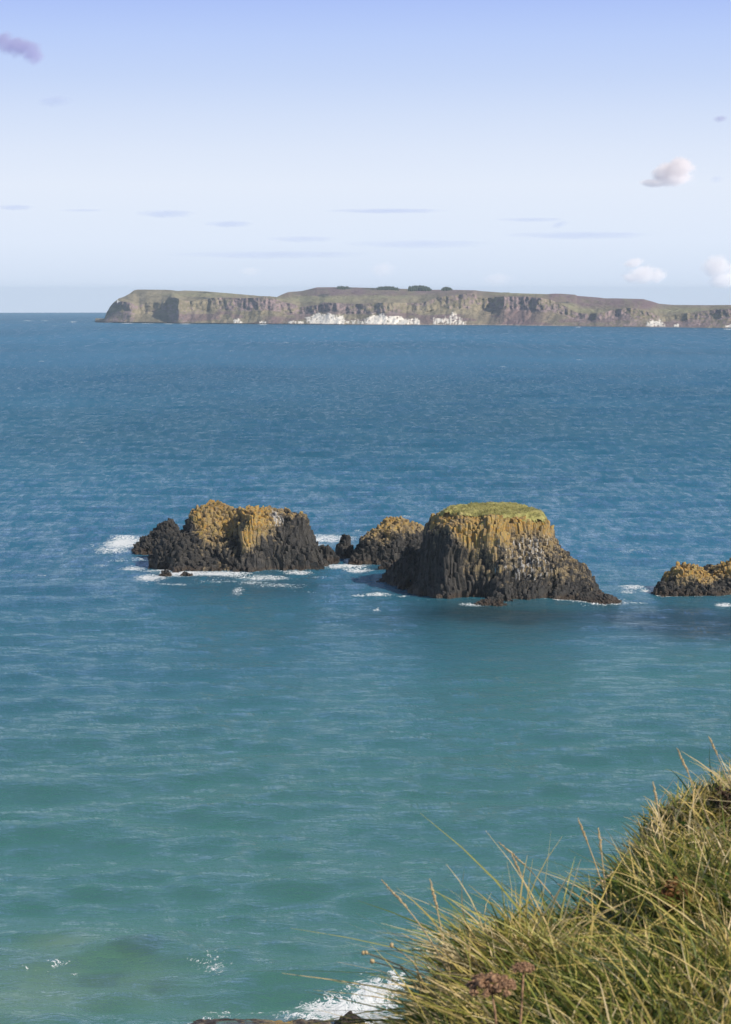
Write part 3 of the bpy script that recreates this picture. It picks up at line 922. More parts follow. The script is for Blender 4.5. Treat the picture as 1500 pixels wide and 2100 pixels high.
    # walls of basalt
    wl = lerp_nodes(px, [(196, 1), (280, 1), (300, .95), (345, .95), (380, .8), (440, .55), (480, .85), (560, .8), (640, .7), (700, .75), (820, .6), (870, .45), (950, .8), (1110, .95), (1140, .55), (1180, .5), (1230, .8), (1340, .75), (1360, .5), (1400, .8), (1500, .8), (1820, .8)])[None, :]
    lowwall = lerp_nodes(px, [(196, .9), (262, .9), (280, .2), (300, .2), (340, .2), (352, .75), (380, .6), (410, .1), (560, .05), (640, .1), (1140, .05), (1200, .6), (1300, .6), (1350, .2), (1400, .8), (1450, .8), (1500, .4), (1820, .4)])[None, :]
    rk = np.clip(wall * wl * (.74 + .8 * n2 + .9 * n3 + .45 * n4 + .5 * fbm((S + .7 * Rr) * .05, Rr * .1, 2, 2, 128)) + tal * lowwall * (.9 + .9 * n2), 0, 1) * (I <= 1.02)
    rc = mixc(np.broadcast_to(rockc, (NR, NC, 3)), rock2, sstep(-.45, .45, .6 * n2 + .6 * n4))
    C = mixc(C, rc, sstep(.15, .85, rk) * .92)
    # ledges of dark rock seen on the plateau
    def stain(cx, cy_, rx, ry, col, k=1.0):
        nonlocal C
        f = np.exp(-(((S - cx) / rx) ** 2 + ((Rr - cy_) / ry) ** 2) ** 2) * (I > 1)
        C = mixc(C, np.array(col), np.clip(f * k * (1 + .6 * n2), 0, 1))
    for a in ((655, 614, 85, 6), (420, 604, 90, 5), (800, 609, 60, 4), (1150, 628, 40, 7), (1200, 637, 40, 5), (1400, 636, 60, 6), (1060, 603, 60, 3)):
        stain(*a, (.27, .255, .135), .7)
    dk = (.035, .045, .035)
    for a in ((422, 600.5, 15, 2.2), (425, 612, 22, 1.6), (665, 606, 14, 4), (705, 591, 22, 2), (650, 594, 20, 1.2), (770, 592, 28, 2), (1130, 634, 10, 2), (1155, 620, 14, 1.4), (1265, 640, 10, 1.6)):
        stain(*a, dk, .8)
    # chalk cliffs at the foot
    ch_top = lerp_nodes(px, [(196, 680), (477, 680), (480, 654), (492, 655), (500, 664), (504, 680), (528, 680), (533, 659), (540, 656), (545, 657), (549, 680), (590, 680), (593, 658), (612, 657), (620, 660), (624, 652), (634, 650), (640, 647), (650, 643), (674, 643), (690, 648), (704, 647), (709, 660), (722, 658),
                             (730, 655), (738, 658), (746, 652), (758, 650), (764, 645), (775, 645), (790, 645), (800, 649), (808, 647), (820, 648), (830, 654), (842, 657), (850, 651), (860, 654), (864, 680), (886, 680), (890, 650), (898, 652), (912, 651), (920, 656), (927, 640), (940, 646), (950, 656), (956, 664), (962, 680), (1322, 680), (1328, 658), (1345, 657), (1358, 656), (1364, 664), (1370, 680), (1380, 680), (1383, 664), (1392, 664), (1396, 680), (1480, 680), (1486, 667), (1500, 664), (1530, 662), (1545, 680), (1820, 680)])[None, :]
    cden = lerp_nodes(px, [(196, .9), (585, .8), (620, .55), (636, .7), (648, 1.2), (703, 1.2), (710, .5), (740, .6), (755, 1.1), (820, 1.1), (830, .8), (864, .7), (886, .55), (960, .55), (1322, .9), (1820, .8)])[None, :]
    nn = fbm(S * .55, Rr * .09, 0, 3, 141)
    nv = fbm(S * .9, Rr * .06, 5, 2, 143)
    ck = sstep(-.5, 2.0, (Rr - ch_top) + 3.0 * n2 + 2.0 * nv) * (I <= 1) * sstep(-.3, .3, cden - .55 + .55 * nn + .4 * n2 + .25 * nv)
    C = mixc(C, chalk, np.clip(ck, 0, 1))
    # shore rocks and the pale storm beach
    sh = sstep(W[None, :] - 2.6, W[None, :] - 1.2, Rr + .5 * n2) * (I <= 1)
    beach = lerp_nodes(px, [(196, 0), (690, .1), (720, .6), (960, .8), (1150, .8), (1180, .2), (1300, .1), (1370, .5), (1400, .3), (1820, .3)])[None, :]
    C = mixc(C, mixc(np.broadcast_to(np.array([.07, .06, .055]), (NR, NC, 3)), np.array([.42, .35, .31]), np.broadcast_to(beach, (NR, NC))), sh * .85)
    # the chalk stands as buttresses
    G[:, :, 1] -= np.clip(ck, 0, 1) * 2.5
    m = NT('island_ground')
    tint = m.attr('tint', True)
    ps = pos_node(m)
    nz = m.noise(ps, .06, 4, .6)
    nz2 = m.noise(m.vecmul(ps, (1, 1, .5)), .16, 3, .6)
    c = m.mix(1.0, tint, m.mix(nz, (.72, .72, .72, 1), (1.25, 1.25, 1.25, 1)), 'MULTIPLY')
    p = m.principled(Base_Color=c, Roughness=.95, Normal=m.bump(nz2, 6.0, .7))
    m.surface(p.outputs[0])
    o = mesh_obj('island', G.reshape(-1, 3), grid_faces(NR, NC), m.m, None, False, {'tint': C.reshape(-1, 3)})
    tag(o, kind='structure')

    # ---- conifer plantations along the skyline
    mt = NT('conifer')
    pz = mt.noise(pos_node(mt), .12, 3)
    mt.surface(mt.principled(Base_Color=mt.mix(pz, (.02, .035, .022, 1), (.05, .07, .04, 1)), Roughness=1.0).outputs[0])
    def wood(a, b, hgt, label, back=-20):
        mb = MB()
        n = int((b - a) * 5)
        for k in range(n):
            q = random.uniform(a, b)
            j = int(np.clip(np.searchsorted(px, q), 1, NC - 1))
            i = NCL + NPL - 1 - random.randint(0, 9)
            g = G[i, j]
            f = 1 - abs((q - (a + b) / 2) / ((b - a) / 2)) ** 3
            h = hgt * (.35 + .65 * f) * random.uniform(.75, 1.1)
            r = h * random.uniform(.22, .32)
            x, y, z = g[0] + random.uniform(-2, 2), g[1] + random.uniform(-6, 6), g[2]
            mb.tube([(x, y, z - 1), (x, y, z + h * .2), (x, y, z + h * .65), (x, y, z + h)], [r * .5, r, r * .62, .15], 6)
        w_ = mb.build('conifer_wood', mt.m)
        tag(w_, label, 'wood', 'conifer plantations on the island skyline', 'stuff')
    wood(836, 884, 9.5, 'biggest dark conifer wood on the island skyline')
    wood(906, 925, 7, 'smallest round conifer clump on the island skyline')
    wood(772, 818, 5, 'low strip of conifers on the skyline left of the biggest wood')
    wood(690, 716, 3.5, 'thin dark line of trees on the moor above the chalk cliffs')
    # ---- the white lighthouse on the left end
    j = int(np.searchsorted(px, 240))
    g = G[NCL - 1, j]
    root = empty('lighthouse', (g[0], g[1] - 2, g[2] - .3))
    root.scale = (.5, .5, .5)
    tag(root, 'tiny white lighthouse on the cliff at the left end of the island', 'lighthouse')
    mw = NT('white_paint')
    mw.surface(mw.principled(Base_Color=mw.mix(mw.noise(pos_node(mw), .8, 3), (.74, .74, .72, 1), (.84, .84, .82, 1)), Roughness=.6).outputs[0])
    mg = NT('lantern_glass')
    mg.surface(mg.principled(Base_Color=mg.mix(mg.noise(pos_node(mg), .8, 2), (.1, .12, .13, 1), (.16, .18, .2, 1)), Roughness=.15).outputs[0])
    t = MB(); t.tube([(0, 0, -3), (0, 0, 5), (0, 0, 8)], [2.4, 2.0, 1.8], 16); t.tube([(0, 0, 8), (0, 0, 8.5)], [2.5, 2.5], 16); t.build('tower', mw.m, root)
    t = MB(); t.tube([(0, 0, 8.5), (0, 0, 10.4)], [1.3, 1.3], 12); t.build('lantern', mg.m, root)
    t = MB(); t.tube([(0, 0, 10.4), (0, 0, 11.3), (0, 0, 12)], [1.6, .9, .1], 12); t.build('dome', mw.m, root)
    t = MB(); t.box((6, 1, .0), (7, 5, 6)); t.build('keepers_house', mw.m, root)
    t = MB()
    t.v += [Vector(q) for q in ((2.4, -1.6, 3.0), (9.6, -1.6, 3.0), (9.6, 3.6, 3.0), (2.4, 3.6, 3.0), (2.4, 1, 4.8), (9.6, 1, 4.8))]
    t.f += [(0, 1, 5, 4), (2, 3, 4, 5), (0, 4, 3), (1, 2, 5), (0, 3, 2, 1)]
    t.build('roof', mg.m, root)
island()

# ================================================================== NEAR BANK
E0 = np.array([.10, 4.40]); ET = np.array([.425, .905]); EN = np.array([-.905, .425])
GZ = CAM_Z - 1.645
def bank_z(x, y):
    x = np.asarray(x, float); y = np.asarray(y, float)
    s = (x - E0[0]) * EN[0] + (y - E0[1]) * EN[1]
    s = s + .16 * fbm(x * .9, y * .9, 0, 2, 7) * sstep(12, 2, np.abs(s))
    z = GZ - .05 * np.clip(s, -30, 0) * 0 + .10 * fbm(x * .8, y * .8, 2, 3, 15) + .05 * fbm(x * 3, y * 3, 4, 2, 16)
    z = z + .02 * np.clip(-s, 0, 40)
    z = z + .075 * np.exp(-((x - .20) / .28) ** 2 - ((y - 5.0) / .5) ** 2) - .07 * np.exp(-((x - .60) / .13) ** 2 - ((y - 5.75) / .5) ** 2)
    f = np.where(s > 0, np.where(s < .5, 2.0 * s * s, .5 + 1.7 * (s - .5)), 0)
    f = np.where(s > 24, .5 + 1.7 * 23.5 + 1.0 * (s - 24), f)
    z = z - f
    rough = 2.2 * fbm(x * .11, y * .11, 3, 4, 81) * sstep(3, 14, s)
    return np.maximum(z + rough, -4 + 1.5 * fbm(x * .1, y * .1, 1, 3, 82)), s

def bank():
    t = np.linspace(-1, 1, 260)
    gs = np.sinh(t * 5.2) / math.sinh(5.2)
    a, b = np.meshgrid(gs * 70, gs * 80)
    P = E0[None, :] + np.stack([a.ravel() + .3, b.ravel() + 1.0], -1) @ np.stack([EN, ET])
    # leave out what would lie on the open water
    X, Y = P[:, 0], P[:, 1]
    Z, s = bank_z(X, Y)
    n = len(gs)
    m = NT('bank_soil')
    ps = pos_node(m)
    n1 = m.noise(ps, 1.3, 5, .6); n2 = m.noise(ps, 9, 5, .65)
    c = m.mix(m.mapr(n1, .35, .65), (.035, .05, .015, 1), (.085, .085, .03, 1))
    c = m.mix(m.math('MULTIPLY', m.mapr(n2, .5, .7), .6), c, (.06, .045, .025, 1))
    m.surface(m.principled(Base_Color=c, Roughness=.95, Normal=m.bump(n2, .05, .8)).outputs[0])
    o = mesh_obj('ground', np.stack([X, Y, Z], -1), grid_faces(n, n), m.m, None, True)
    tag(o, kind='structure')
bank()

def grass_material():
    m = NT('grass_blade')
    tint = m.attr('tint', True)
    nz = m.noise(m.n('ShaderNodeTexCoord').outputs['Object'], 30, 3)
    c = m.mix(1.0, tint, m.mix(nz, (.75, .75, .75, 1), (1.2, 1.2, 1.2, 1)), 'MULTIPLY')
    p = m.principled(Base_Color=c, Roughness=.5)
    m.put(p.inputs['Specular IOR Level'], .35)
    tr = m.n('ShaderNodeBsdfTranslucent'); m.put(tr.inputs[0], c)
    mx = m.n('ShaderNodeMixShader'); mx.inputs[0].default_value = .26
    m.put(mx.inputs[1], p.outputs[0]); m.put(mx.inputs[2], tr.outputs[0])
    return m.surface(mx.outputs[0])
M_GRASS = grass_material()

def strips(root, lean, L, bend, w, colA, colB, seg=5, droop=None):
    """flat tapering blades; root, lean (n,3 unit-ish), returns verts, faces, colours"""
    n = len(root)
    up = lean / np.linalg.norm(lean, axis=1, keepdims=True)
    side = np.cross(up, rng.normal(size=(n, 3)))
    side /= np.linalg.norm(side, axis=1, keepdims=True)
    V, Cc = [], []
    for k in range(seg + 1):
        t = k / seg
        p = root + up * (L * t)[:, None] + bend * (L * t * t)[:, None]
        ww = (w * (1 - t ** 1.6) * (.75 + .5 * min(1, t * 3)) + .0003)[:, None]
        V += [p - side * ww, p + side * ww]
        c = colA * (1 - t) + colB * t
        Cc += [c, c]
    V = np.stack(V, 1)
    Cc = np.stack(Cc, 1)
    m = 2 * (seg + 1)
    base = (np.arange(n) * m)[:, None, None]
    q = np.array([[2 * k, 2 * k + 1, 2 * k + 3, 2 * k + 2] for k in range(seg)])[None]
    return V.reshape(-1, 3), (base + q).reshape(-1, 4), Cc.reshape(-1, 3)

def turf():
    # tussocks along the edge of the bank
    K = 7600
    cx = rng.uniform(-2.2, 3.6, K); cy_ = rng.uniform(2.4, 10.5, K)
    z, s = bank_z(cx, cy_)
    near = (s < .38) & (s > -3.2) & (cy_ > 2.6 + .0 * cx)
    cx, cy_, s = cx[near], cy_[near], s[near]
    per = 46
    n = len(cx) * per
    tx, ty = np.repeat(cx, per), np.repeat(cy_, per)
    x = tx + rng.normal(0, .06, n); y = ty + rng.normal(0, .06, n)
    z, s = bank_z(x, y)
    patch = fbm(x * .9, y * .9, 0, 3, 201)
    dryp = fbm(x * 1.5, y * 1.5, 4, 3, 203)
    L = rng.gamma(6, .0215, n) * (1 + .5 * patch) + .045
    L = np.clip(L, .06, .40) * (1 - .5 * sstep(-.45, .2, s)) * (1 - .62 * sstep(5.1, 4.3, y) * sstep(-.7, -.1, s))
    root = np.stack([x, y, z - .02], -1)
    flow = fbm(x * .7, y * .7, 9, 2, 205)
    cl = np.repeat(rng.normal(0, .42, (len(cx), 2)), per, 0)
    cb = np.repeat(rng.normal(0, .26, (len(cx), 2)), per, 0)
    cLn = np.repeat(rng.gamma(7, 1 / 7, len(cx)), per)
    cdry = np.repeat(rng.normal(0, .20, len(cx)), per)
    L = np.clip(L * (.35 + .65 * cLn), .05, .42)
    tall = (rng.uniform(0, 1, n) < .02) & (s < -.3) & (y > 4.3)
    L = np.where(tall, rng.uniform(.20, .34, n) * (1 - .5 * sstep(-.45, .25, s)), L)
    L = np.minimum(L, np.clip(.10 + .085 * (y - 2.4), .10, .34))
    L = L * (1 - .72 * np.exp(-((x - .275 * y / 4.3) / .10) ** 2) * (y < 4.45) * (y > 3.2))
    lean = np.stack([-.26 + .40 * flow + cl[:, 0] + rng.normal(0, .34, n), .02 + .3 * fbm(x * .7, y * .7, 19, 2, 206) + cl[:, 1] + rng.normal(0, .30, n), np.ones(n)], -1)
    lean[:, :2] += EN * (np.clip(s, 0, 1.5) * .3)[:, None]
    bend = np.stack([-.18 + .3 * flow + cb[:, 0] + rng.normal(0, .24, n), cb[:, 1] + rng.normal(0, .24, n), -np.abs(rng.normal(.24, .24, n))], -1)
    bend = np.where(tall[:, None], bend * .35, bend)
    w = rng.uniform(.0011, .0034, n)
    pal = np.array([[.035, .060, .012], [.11, .16, .028], [.38, .38, .075], [.68, .52, .150], [.86, .62, .29], [.90, .73, .44]])
    dry = np.clip(.55 + .34 * dryp + cdry + rng.normal(0, .26, n), 0, 1)
    dry = np.where(tall, rng.uniform(.75, 1, n), dry)
    idx = dry * 5
    i0 = np.clip(idx.astype(int), 0, 4)
    f = (idx - i0)[:, None]
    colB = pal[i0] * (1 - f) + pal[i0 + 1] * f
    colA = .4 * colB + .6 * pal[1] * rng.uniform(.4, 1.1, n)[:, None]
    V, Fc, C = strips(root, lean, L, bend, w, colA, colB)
    # small round leaves of clover and vetch low in the sward
    K = 5200
    lx, ly = rng.uniform(-1.5, 3.0, K), rng.uniform(3.0, 9.0, K)
    pz = fbm(lx * 1.2, ly * 1.2, 7, 2, 230)
    z, s = bank_z(lx, ly)
    k_ = (pz > .05) & (s < -.25) & (s > -3)
    lx, ly, z = lx[k_], ly[k_], z[k_]
    nl = len(lx)
    zc = z + rng.uniform(.05, .26, nl)
    r = rng.uniform(.004, .009, nl)
    a = rng.normal(size=(nl, 3)); a[:, 2] *= .6
    a /= np.linalg.norm(a, axis=1, keepdims=True)
    b = np.cross(a, rng.normal(size=(nl, 3))); b /= np.linalg.norm(b, axis=1, keepdims=True)
    c0 = np.stack([lx, ly, zc], -1)
    quad = np.stack([c0 - a * r[:, None] * 1.5, c0 + b * r[:, None], c0 + a * r[:, None] * 1.5, c0 - b * r[:, None]], 1).reshape(-1, 3)
    qc = np.repeat(np.array([[.075, .13, .022]]) * rng.uniform(.7, 1.5, nl)[:, None], 4, 0)
    base = len(V)
    V = np.concatenate([V, quad]); C = np.concatenate([C, qc])
    Fc = np.concatenate([Fc, base + np.arange(nl * 4).reshape(-1, 4)])
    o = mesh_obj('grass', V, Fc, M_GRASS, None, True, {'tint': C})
    tag(o, 'long rough grass, green and straw coloured, on the near bank', 'grass', kind='stuff')
turf()

# ---- dry flowering stems of grass standing out of the sward
def ground_hit(px, py, h=0.0):
    for _ in range(40):
        x, y = _hit(px, py, h)
        if y < 7.6: break
        px, py = px + 6, py + 8
    return x, y
def _hit(px, py, h):
    d = ray(px, py)
    t = np.arange(2.5, 24, .02)
    below = CAM_Z + d[2] * t < bank_z(d[0] * t, d[1] * t)[0] + h
    q = t[int(np.argmax(below))] if below.any() else 24.0
    return d[0] * q, d[1] * q
def straw_material():
    m = NT('dry_straw')
    n1 = m.noise(m.n('ShaderNodeTexCoord').outputs['Object'], 25, 3)
    c = m.mix(n1, (.36, .25, .12, 1), (.52, .41, .23, 1))
    return m.surface(m.principled(Base_Color=c, Roughness=.6).outputs[0])
M_STRAW = straw_material()

def stem(b, t, label, sag=.08, head=.30, thick=.0028):
    """b, t: photo pixels of the foot (on the bank) and of the tip"""
    x, y = ground_hit(*b, h=.12)
    z = float(bank_z(x, y)[0])
    root = empty('grass_stem', (x, y, z))
    tx, ty, tz = at_dist(t[0], t[1], y + .05)
    d = Vector((tx - x, ty - y, tz - z))
    pts, rad = [], []
    side = Vector((0, 0, 1)) - d.normalized() * d.normalized().z
    for k in range(9):
        q = k / 8
        p = d * q + side * (math.sin(math.pi * q) * sag * d.length)
        pts.append(p); rad.append(thick * (1 - .6 * q))
    mb = MB(); mb.tube(pts, rad, 6); mb.build('stalk', M_STRAW, root, True)
    hb = MB()
    hp, hr = [], []
    for k in range(25):
        q = 1 - head + (head + .02) * k / 24
        p = d * q + side * (math.sin(math.pi * q) * sag * d.length)
        hp.append(p + Vector((random.gauss(0, .0012), random.gauss(0, .0012), random.gauss(0, .0012))))
        hr.append((.0015 + .0030 * math.sin(math.pi * min(1, k / 24 + .08)) * (.35 + .65 * (k % 2))) if k < 24 else .0003)
    hb.tube(hp, hr, 6)
    hb.build('seed_head', M_STRAW, root)
    tag(root, label, 'grass stem', 'dry grass stems above the sward')
stem((905, 1885), (785, 1808), 'leftmost long dry grass stem arching out over the water')
stem((897, 1880), (883, 1806), 'short upright dry stem beside the leftmost arching stem', .03)
stem((1170, 1812), (1025, 1730), 'long dry stem leaning left above the middle of the bank')
stem((1105, 1810), (1050, 1752), 'short dry stem leaning left under the long middle one', .04)
stem((1240, 1760), (1186, 1680), 'dry grass stem leaning left above the dip in the bank', .05)
stem((1250, 1800), (1228, 1700), 'pale upright dry stem rising from the dip in the bank', .02)
stem((1480, 1660), (1390, 1538), 'tall straight dry stem leaning left near the right edge', .02, .25, .0019)
stem((1520, 1590), (1455, 1512), 'topmost dry stem leaning left at the right edge', .03, .25, .0019)
stem((1370, 1690), (1340, 1605), 'thin dry stem standing on the upper part of the bank', .03)
stem((1150, 1830), (1260, 1788), 'pale bent stem lying rightwards across the bank', .1)

# ---- withered umbels
def umbel_material():
    m = NT('withered_umbel')
    n1 = m.noise(m.n('ShaderNodeTexCoord').outputs['Object'], 120, 4)
    return m.surface(m.principled(Base_Color=m.mix(m.mapr(n1, .3, .7), (.13, .070, .038, 1), (.42, .25, .14, 1)), Roughness=.8).outputs[0])
M_UMB = umbel_material()
def umbel(c, foot, r, label, dist):
    x, y, z = at_dist(*c, dist)
    fx, fy, fz = at_dist(*foot, dist - .02)
    gz = float(bank_z(fx, fy)[0])
    root = empty('withered_umbel', (fx, fy, gz))
    top = Vector((x - fx, y - fy, z - gz))
    st = MB()
    st.tube([Vector((0, 0, -.03)), top * .35 + Vector((.006, 0, 0)), top * .7 + Vector((.004, 0, 0)), top - Vector((0, 0, r * .55))], [.0035, .003, .0026, .0024], 7)
    st.build('stalk', M_UMB, root, True)
    ry = MB()
    o = top - Vector((0, 0, r * .55))
    for k in range(34):
        a = k * 2.39996
        q = math.sqrt((k + .5) / 34)
        e = top + Vector((math.cos(a) * q * r, math.sin(a) * q * r, -.35 * r * q * q + random.uniform(-.1, .1) * r + .12 * r))
        ry.tube([o, (o + e) / 2 + Vector((0, 0, -.08 * r)), e], [.0011, .0009, .0007], 4)
        ub = MB()
        n, mm = 11, 8
        c0 = Vector(e)
        ub.v.append(c0 + Vector((0, 0, r * .15)))
        for i in range(1, mm):
            th = math.pi * i / mm
            for k2 in range(n):
                ph = 2 * math.pi * (k2 + .5 * (i % 2)) / n
                rr = r * random.choice((.09, .12, .19, .21))
                ub.v.append(c0 + Vector((math.sin(th) * math.cos(ph), math.sin(th) * math.sin(ph), math.cos(th) * .8)) * rr)
        ub.v.append(c0 - Vector((0, 0, r * .12)))
        for k2 in range(n):
            ub.f.append((0, 1 + k2, 1 + (k2 + 1) % n))
            e0 = 1 + (mm - 2) * n
            ub.f.append((e0 + (k2 + 1) % n, e0 + k2, 1 + (mm - 1) * n))
        for i in range(mm - 2):
            for k2 in range(n):
                q0 = 1 + i * n
                ub.f.append((q0 + k2, q0 + n + k2, q0 + n + (k2 + 1) % n, q0 + (k2 + 1) % n))
        ub.build('umbellet', M_UMB, root)
    ry.build('rays', M_UMB, root)
    tag(root, label, 'umbel')
umbel((1010, 2012), (1018, 2130), .050, 'larger brown withered umbel flower head low on the bank', 4.30)
umbel((1074, 1982), (1052, 2110), .024, 'smaller brown withered umbel just behind the larger one', 4.42)

# ---- small pale buds on thin stems at the left tip of the bank
def bud_stem(foot, tips, label):
    x, y = ground_hit(*foot, h=.05)
    z = float(bank_z(x, y)[0])
    root = empty('bud_stem', (x, y, z))
    a = MB()
    for t in tips:
        q = Vector(at_dist(*t, y + .02)) - Vector((x, y, z))
        a.tube([Vector((0, 0, -.02)), q * .5 + Vector((0, 0, .03)), q], [.0024, .002, .0014], 5)
        for _ in range(2):
            b = MB()
            b.ball(q + Vector((random.uniform(-.006, .006), 0, random.uniform(-.004, .004))), .0055, 7, 5, 1.1)
            b.build('bud', M_STRAW, root, True)
    a.build('stalk', M_STRAW, root, True)
    tag(root, label, 'wild flower')
bud_stem((868, 1985), ((748, 1954), (762, 1972), (806, 1940)), 'thin stems with small pale buds reaching left from the bank tip')

# ---- dark heathy bush at the top of the bank
def bush(px, py, r, label, dark):
    x, y = ground_hit(px, py, h=.1)
    z = float(bank_z(x, y)[0])
    root = empty('heather_bush', (x, y, z))
    m = NT('heather')
    n1 = m.noise(m.n('ShaderNodeTexCoord').outputs['Object'], 30, 3)
    m.surface(m.principled(Base_Color=m.mix(n1, dark[0], dark[1]), Roughness=.8).outputs[0])
    st, lf = MB(), MB()
    for k in range(60):
        a, e = random.uniform(0, 6.28), random.uniform(.25, 1.4)
        d = Vector((math.cos(a) * math.cos(e), math.sin(a) * math.cos(e), math.sin(e))) * r * random.uniform(.7, 1.15)
        st.tube([(0, 0, 0), d * .5, d], [.004, .0025, .0012], 4)
        for q in range(26):
            t = random.uniform(.3, 1.05)
            p = d * t
            v = Vector((random.gauss(0, 1), random.gauss(0, 1), random.gauss(0, 1))).normalized()
            w = v.orthogonal().normalized()
            l = random.uniform(.012, .022)
            b = len(lf.v)
            lf.v += [p, p + v * l * .5 + w * l * .22, p + v * l, p + v * l * .5 - w * l * .22]
            lf.f.append((b, b + 1, b + 2, b + 3))
    st.build('stems', m.m, root)
    lf.build('foliage', m.m, root)
    tag(root, label, 'bush')
bush(1522, 1606, .085, 'dark brown heather bush at the right edge on top of the bank', ((.03, .02, .012, 1), (.085, .045, .025, 1)))
bush(1395, 1790, .07, 'small rusty dock plant amid grass on the bank', ((.12, .05, .015, 1), (.26, .12, .035, 1)))

# ================================================================== CLOUDS
def cloud(px, py, rx, ry, dist, dens, lobes, label, colour=(.95, .95, 1.0), nscale=1.6, namp=.9, tilt=0.0, depth=1.0, stretch=(1, 1, 1), soft=.8, glow=0):
    """rx, ry: half size in photo pixels; lobes in hull units (x, z, radius x, radius z)"""
    x, y, z = at_dist(px, py, dist)
    hx, hz = rx * dist / F, ry * dist / F
    hy = depth * hz if depth else hx
    b = MB()
    n, mm = 24, 14
    b.ball((0, 0, 0), 1.0, n, mm)
    m = NT('cloud_vapour')
    tc = m.n('ShaderNodeTexCoord').outputs['Object']
    best = None
    for (lx, lz, lrx, lrz) in lobes:
        sb = m.n('ShaderNodeVectorMath', operation='SUBTRACT'); m.put(sb.inputs[0], tc); m.put(sb.inputs[1], (lx, 0, lz))
        dv = m.vecmul(sb.outputs[0], (1 / lrx, 1.1, 1 / lrz))
        ln = m.n('ShaderNodeVectorMath', operation='LENGTH'); m.put(ln.inputs[0], dv)
        v = m.math('SUBTRACT', 1.0, ln.outputs['Value'])
        best = v if best is None else m.math('MAXIMUM', best, v)
    nz = m.noise(m.vecmul(tc, stretch), nscale, 5, .6, .4)
    v = m.math('ADD', best, m.math('MULTIPLY', m.math('SUBTRACT', nz, .5), namp))
    hull = m.n('ShaderNodeVectorMath', operation='LENGTH'); m.put(hull.inputs[0], tc)
    v = m.math('MULTIPLY', m.mapr(v, .0, soft), m.mapr(hull.outputs['Value'], .7, .95, 1, 0))
    pv = m.n('ShaderNodeVolumePrincipled')
    m.put(pv.inputs['Color'], (*colour, 1))
    m.put(pv.inputs['Density'], m.math('MULTIPLY', v, dens / hy))
    pv.inputs['Anisotropy'].default_value = .0
    m.t.links.new(pv.outputs[0], m.out.inputs['Volume'])
    o = b.build('cloud', m.m, None, True)
    o.location = (x, y, z)
    o.scale = (hx, hy, hz)
    o.rotation_euler = (0, -math.radians(tilt), 0)
    tag(o, label, 'cloud')
    return o
WH, GR, BL = (.99, .97, .97), (.62, .64, .82), (.70, .76, .92)
cloud(1374, 354, 82, 42, 20000, 5.0, [(-.02, .0, .42, .62), (.26, .28, .34, .62), (-.5, -.5, .45, .20), (.1, -.25, .5, .4)], 'small bright pink puff of cloud above the right end of the island', (1.0, .95, .94), 2.2, 1.7, depth=2, soft=.6)
cloud(36, 100, 66, 46, 18000, 3.0, [(-.6, .4, .6, .45), (-.2, .2, .6, .45), (.15, .05, .55, .42), (.45, -.2, .4, .4), (.62, -.5, .3, .4)], 'mauve ragged cloud at the upper left edge', (.60, .59, .80), 2.6, 1.9, depth=1.5)
cloud(112, 206, 54, 22, 20000, .9, [(0, 0, .8, .6)], 'faint grey wisp under the mauve cloud', BL, 2.0, 1.3, depth=2)
cloud(1478, 243, 22, 12, 20000, 1.0, [(0, 0, .8, .7)], 'tiny grey cloud at the right edge', (.6, .6, .78), 1.6, .9, depth=2)
cloud(1470, 367, 20, 14, 20000, .35, [(0, 0, .8, .7)], 'faint wisp right of the pink puff', BL, 2.0, 1.2, depth=2)
cloud(1250, 165, 14, 18, 20000, .25, [(0, 0, .7, .8)], 'faint upright wisp high on the right', BL, 2.0, 1.2, depth=2)
cloud(1148, 460, 28, 14, 22000, .5, [(0, 0, .8, .6)], 'small grey wisp at mid height right of centre', BL, 2.0, 1.2, tilt=12, depth=2)
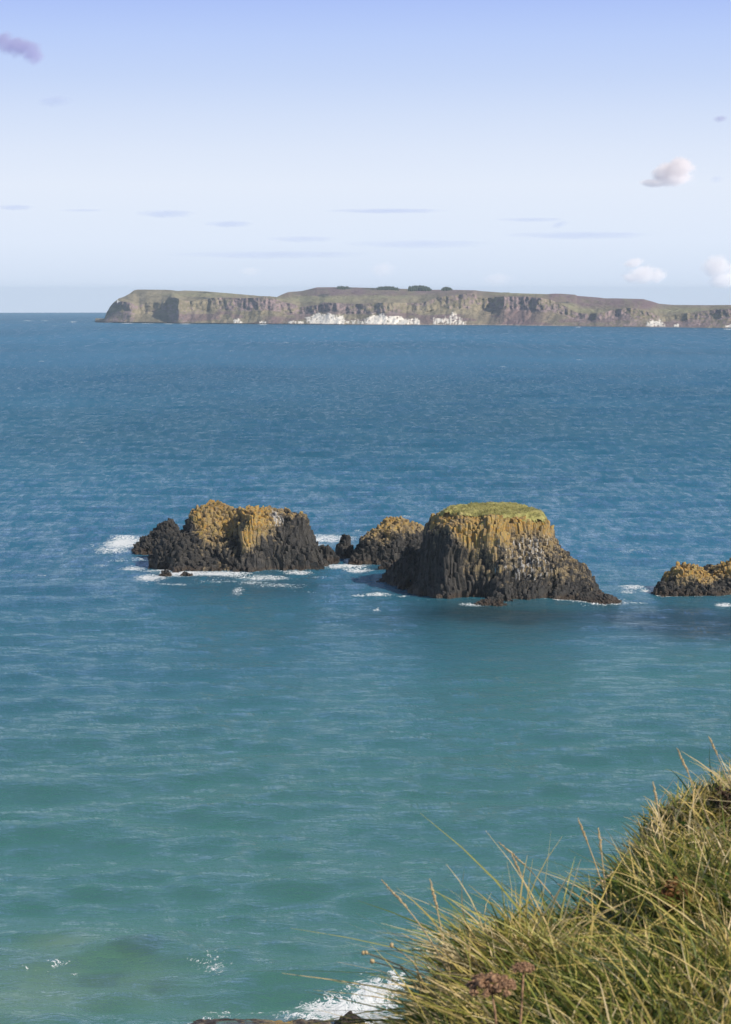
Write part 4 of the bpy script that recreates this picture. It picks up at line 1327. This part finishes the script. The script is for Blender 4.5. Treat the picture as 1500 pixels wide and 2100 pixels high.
for px, py, rx, ry, de, lb in ((795, 432, 150, 7, .55, 'long thin grey cloud bar over the middle of the island'), (340, 438, 75, 11, .45, 'lens shaped grey cloud bar above the left half of the island'),
                               (470, 459, 62, 9, .45, 'short flat cloud bar right of the lens shaped one'), (30, 425, 50, 8, .45, 'flat cloud bar cut by the left edge'),
                               (170, 431, 60, 4, .3, 'thinnest cloud streak at the left'), (620, 490, 90, 9, .3, 'pale flat cloud bank left of centre'),
                               (1190, 482, 190, 11, .38, 'broad pale cloud bank on the right'), (860, 500, 190, 12, .3, 'wide faint cloud bank low over the middle'), (1090, 450, 90, 6, .35, 'thin cloud streak right of centre'), (560, 522, 260, 11, .3, 'lowest wide cloud bank over the island')):
    cloud(px, py, rx, ry, 30000, de * 1.7, [(0, 0, 1.0, .95)], lb, BL, 1.5, 1.2, depth=4, stretch=(2.2, 1, 1.0))
cloud(1322, 556, 56, 36, 40000, 4.5, [(.0, -.2, .6, .6), (-.45, .5, .45, .35), (.5, -.3, .45, .45), (-.5, -.4, .4, .4)], 'white heaped cloud low over the right part of the island', WH, 3.2, 1.9, depth=2)
cloud(1472, 556, 54, 46, 40000, 4.5, [(.0, .2, .6, .6), (.3, -.4, .6, .5)], 'white heaped cloud at the right edge near the horizon', WH, 3.2, 1.9, depth=2)
cloud(785, 552, 40, 26, 40000, .6, [(0, 0, .8, .8)], 'faint white heap of cloud over the middle of the island', WH, 2.2, 1.2, depth=2)
cloud(1020, 572, 46, 22, 40000, .6, [(0, 0, .8, .8)], 'faint low heap of cloud right of the biggest wood', WH, 2.2, 1.2, depth=2)
cloud(512, 556, 34, 14, 40000, .5, [(0, 0, .8, .8)], 'faint little cloud heap over the left half of the island', WH, 2.2, 1.2, depth=2)

# ================================================================== HAZE
def haze():
    bpy.context.view_layer.update()
    top, low = CAM_Z + 4, -5.0
    for o in bpy.data.objects:
        if o.type == 'MESH' and not o.name.startswith('cloud'):
            zs = [(o.matrix_world @ Vector(c)).z for c in o.bound_box]
            top, low = max(top, max(zs) + 3), min(low, min(zs) - 1)
    b = MB()
    b.box((0, 4700, (top + low) / 2), (26000, 15000, top - low))
    m = NT('sea_air')
    pv = m.n('ShaderNodeVolumePrincipled')
    m.put(pv.inputs['Color'], (.82, .91, 1.0, 1))
    pv.inputs['Density'].default_value = 5.4e-5
    m.t.links.new(pv.outputs[0], m.out.inputs['Volume'])
    o = b.build('haze', m.m)
    tag(o, kind='stuff')
haze()
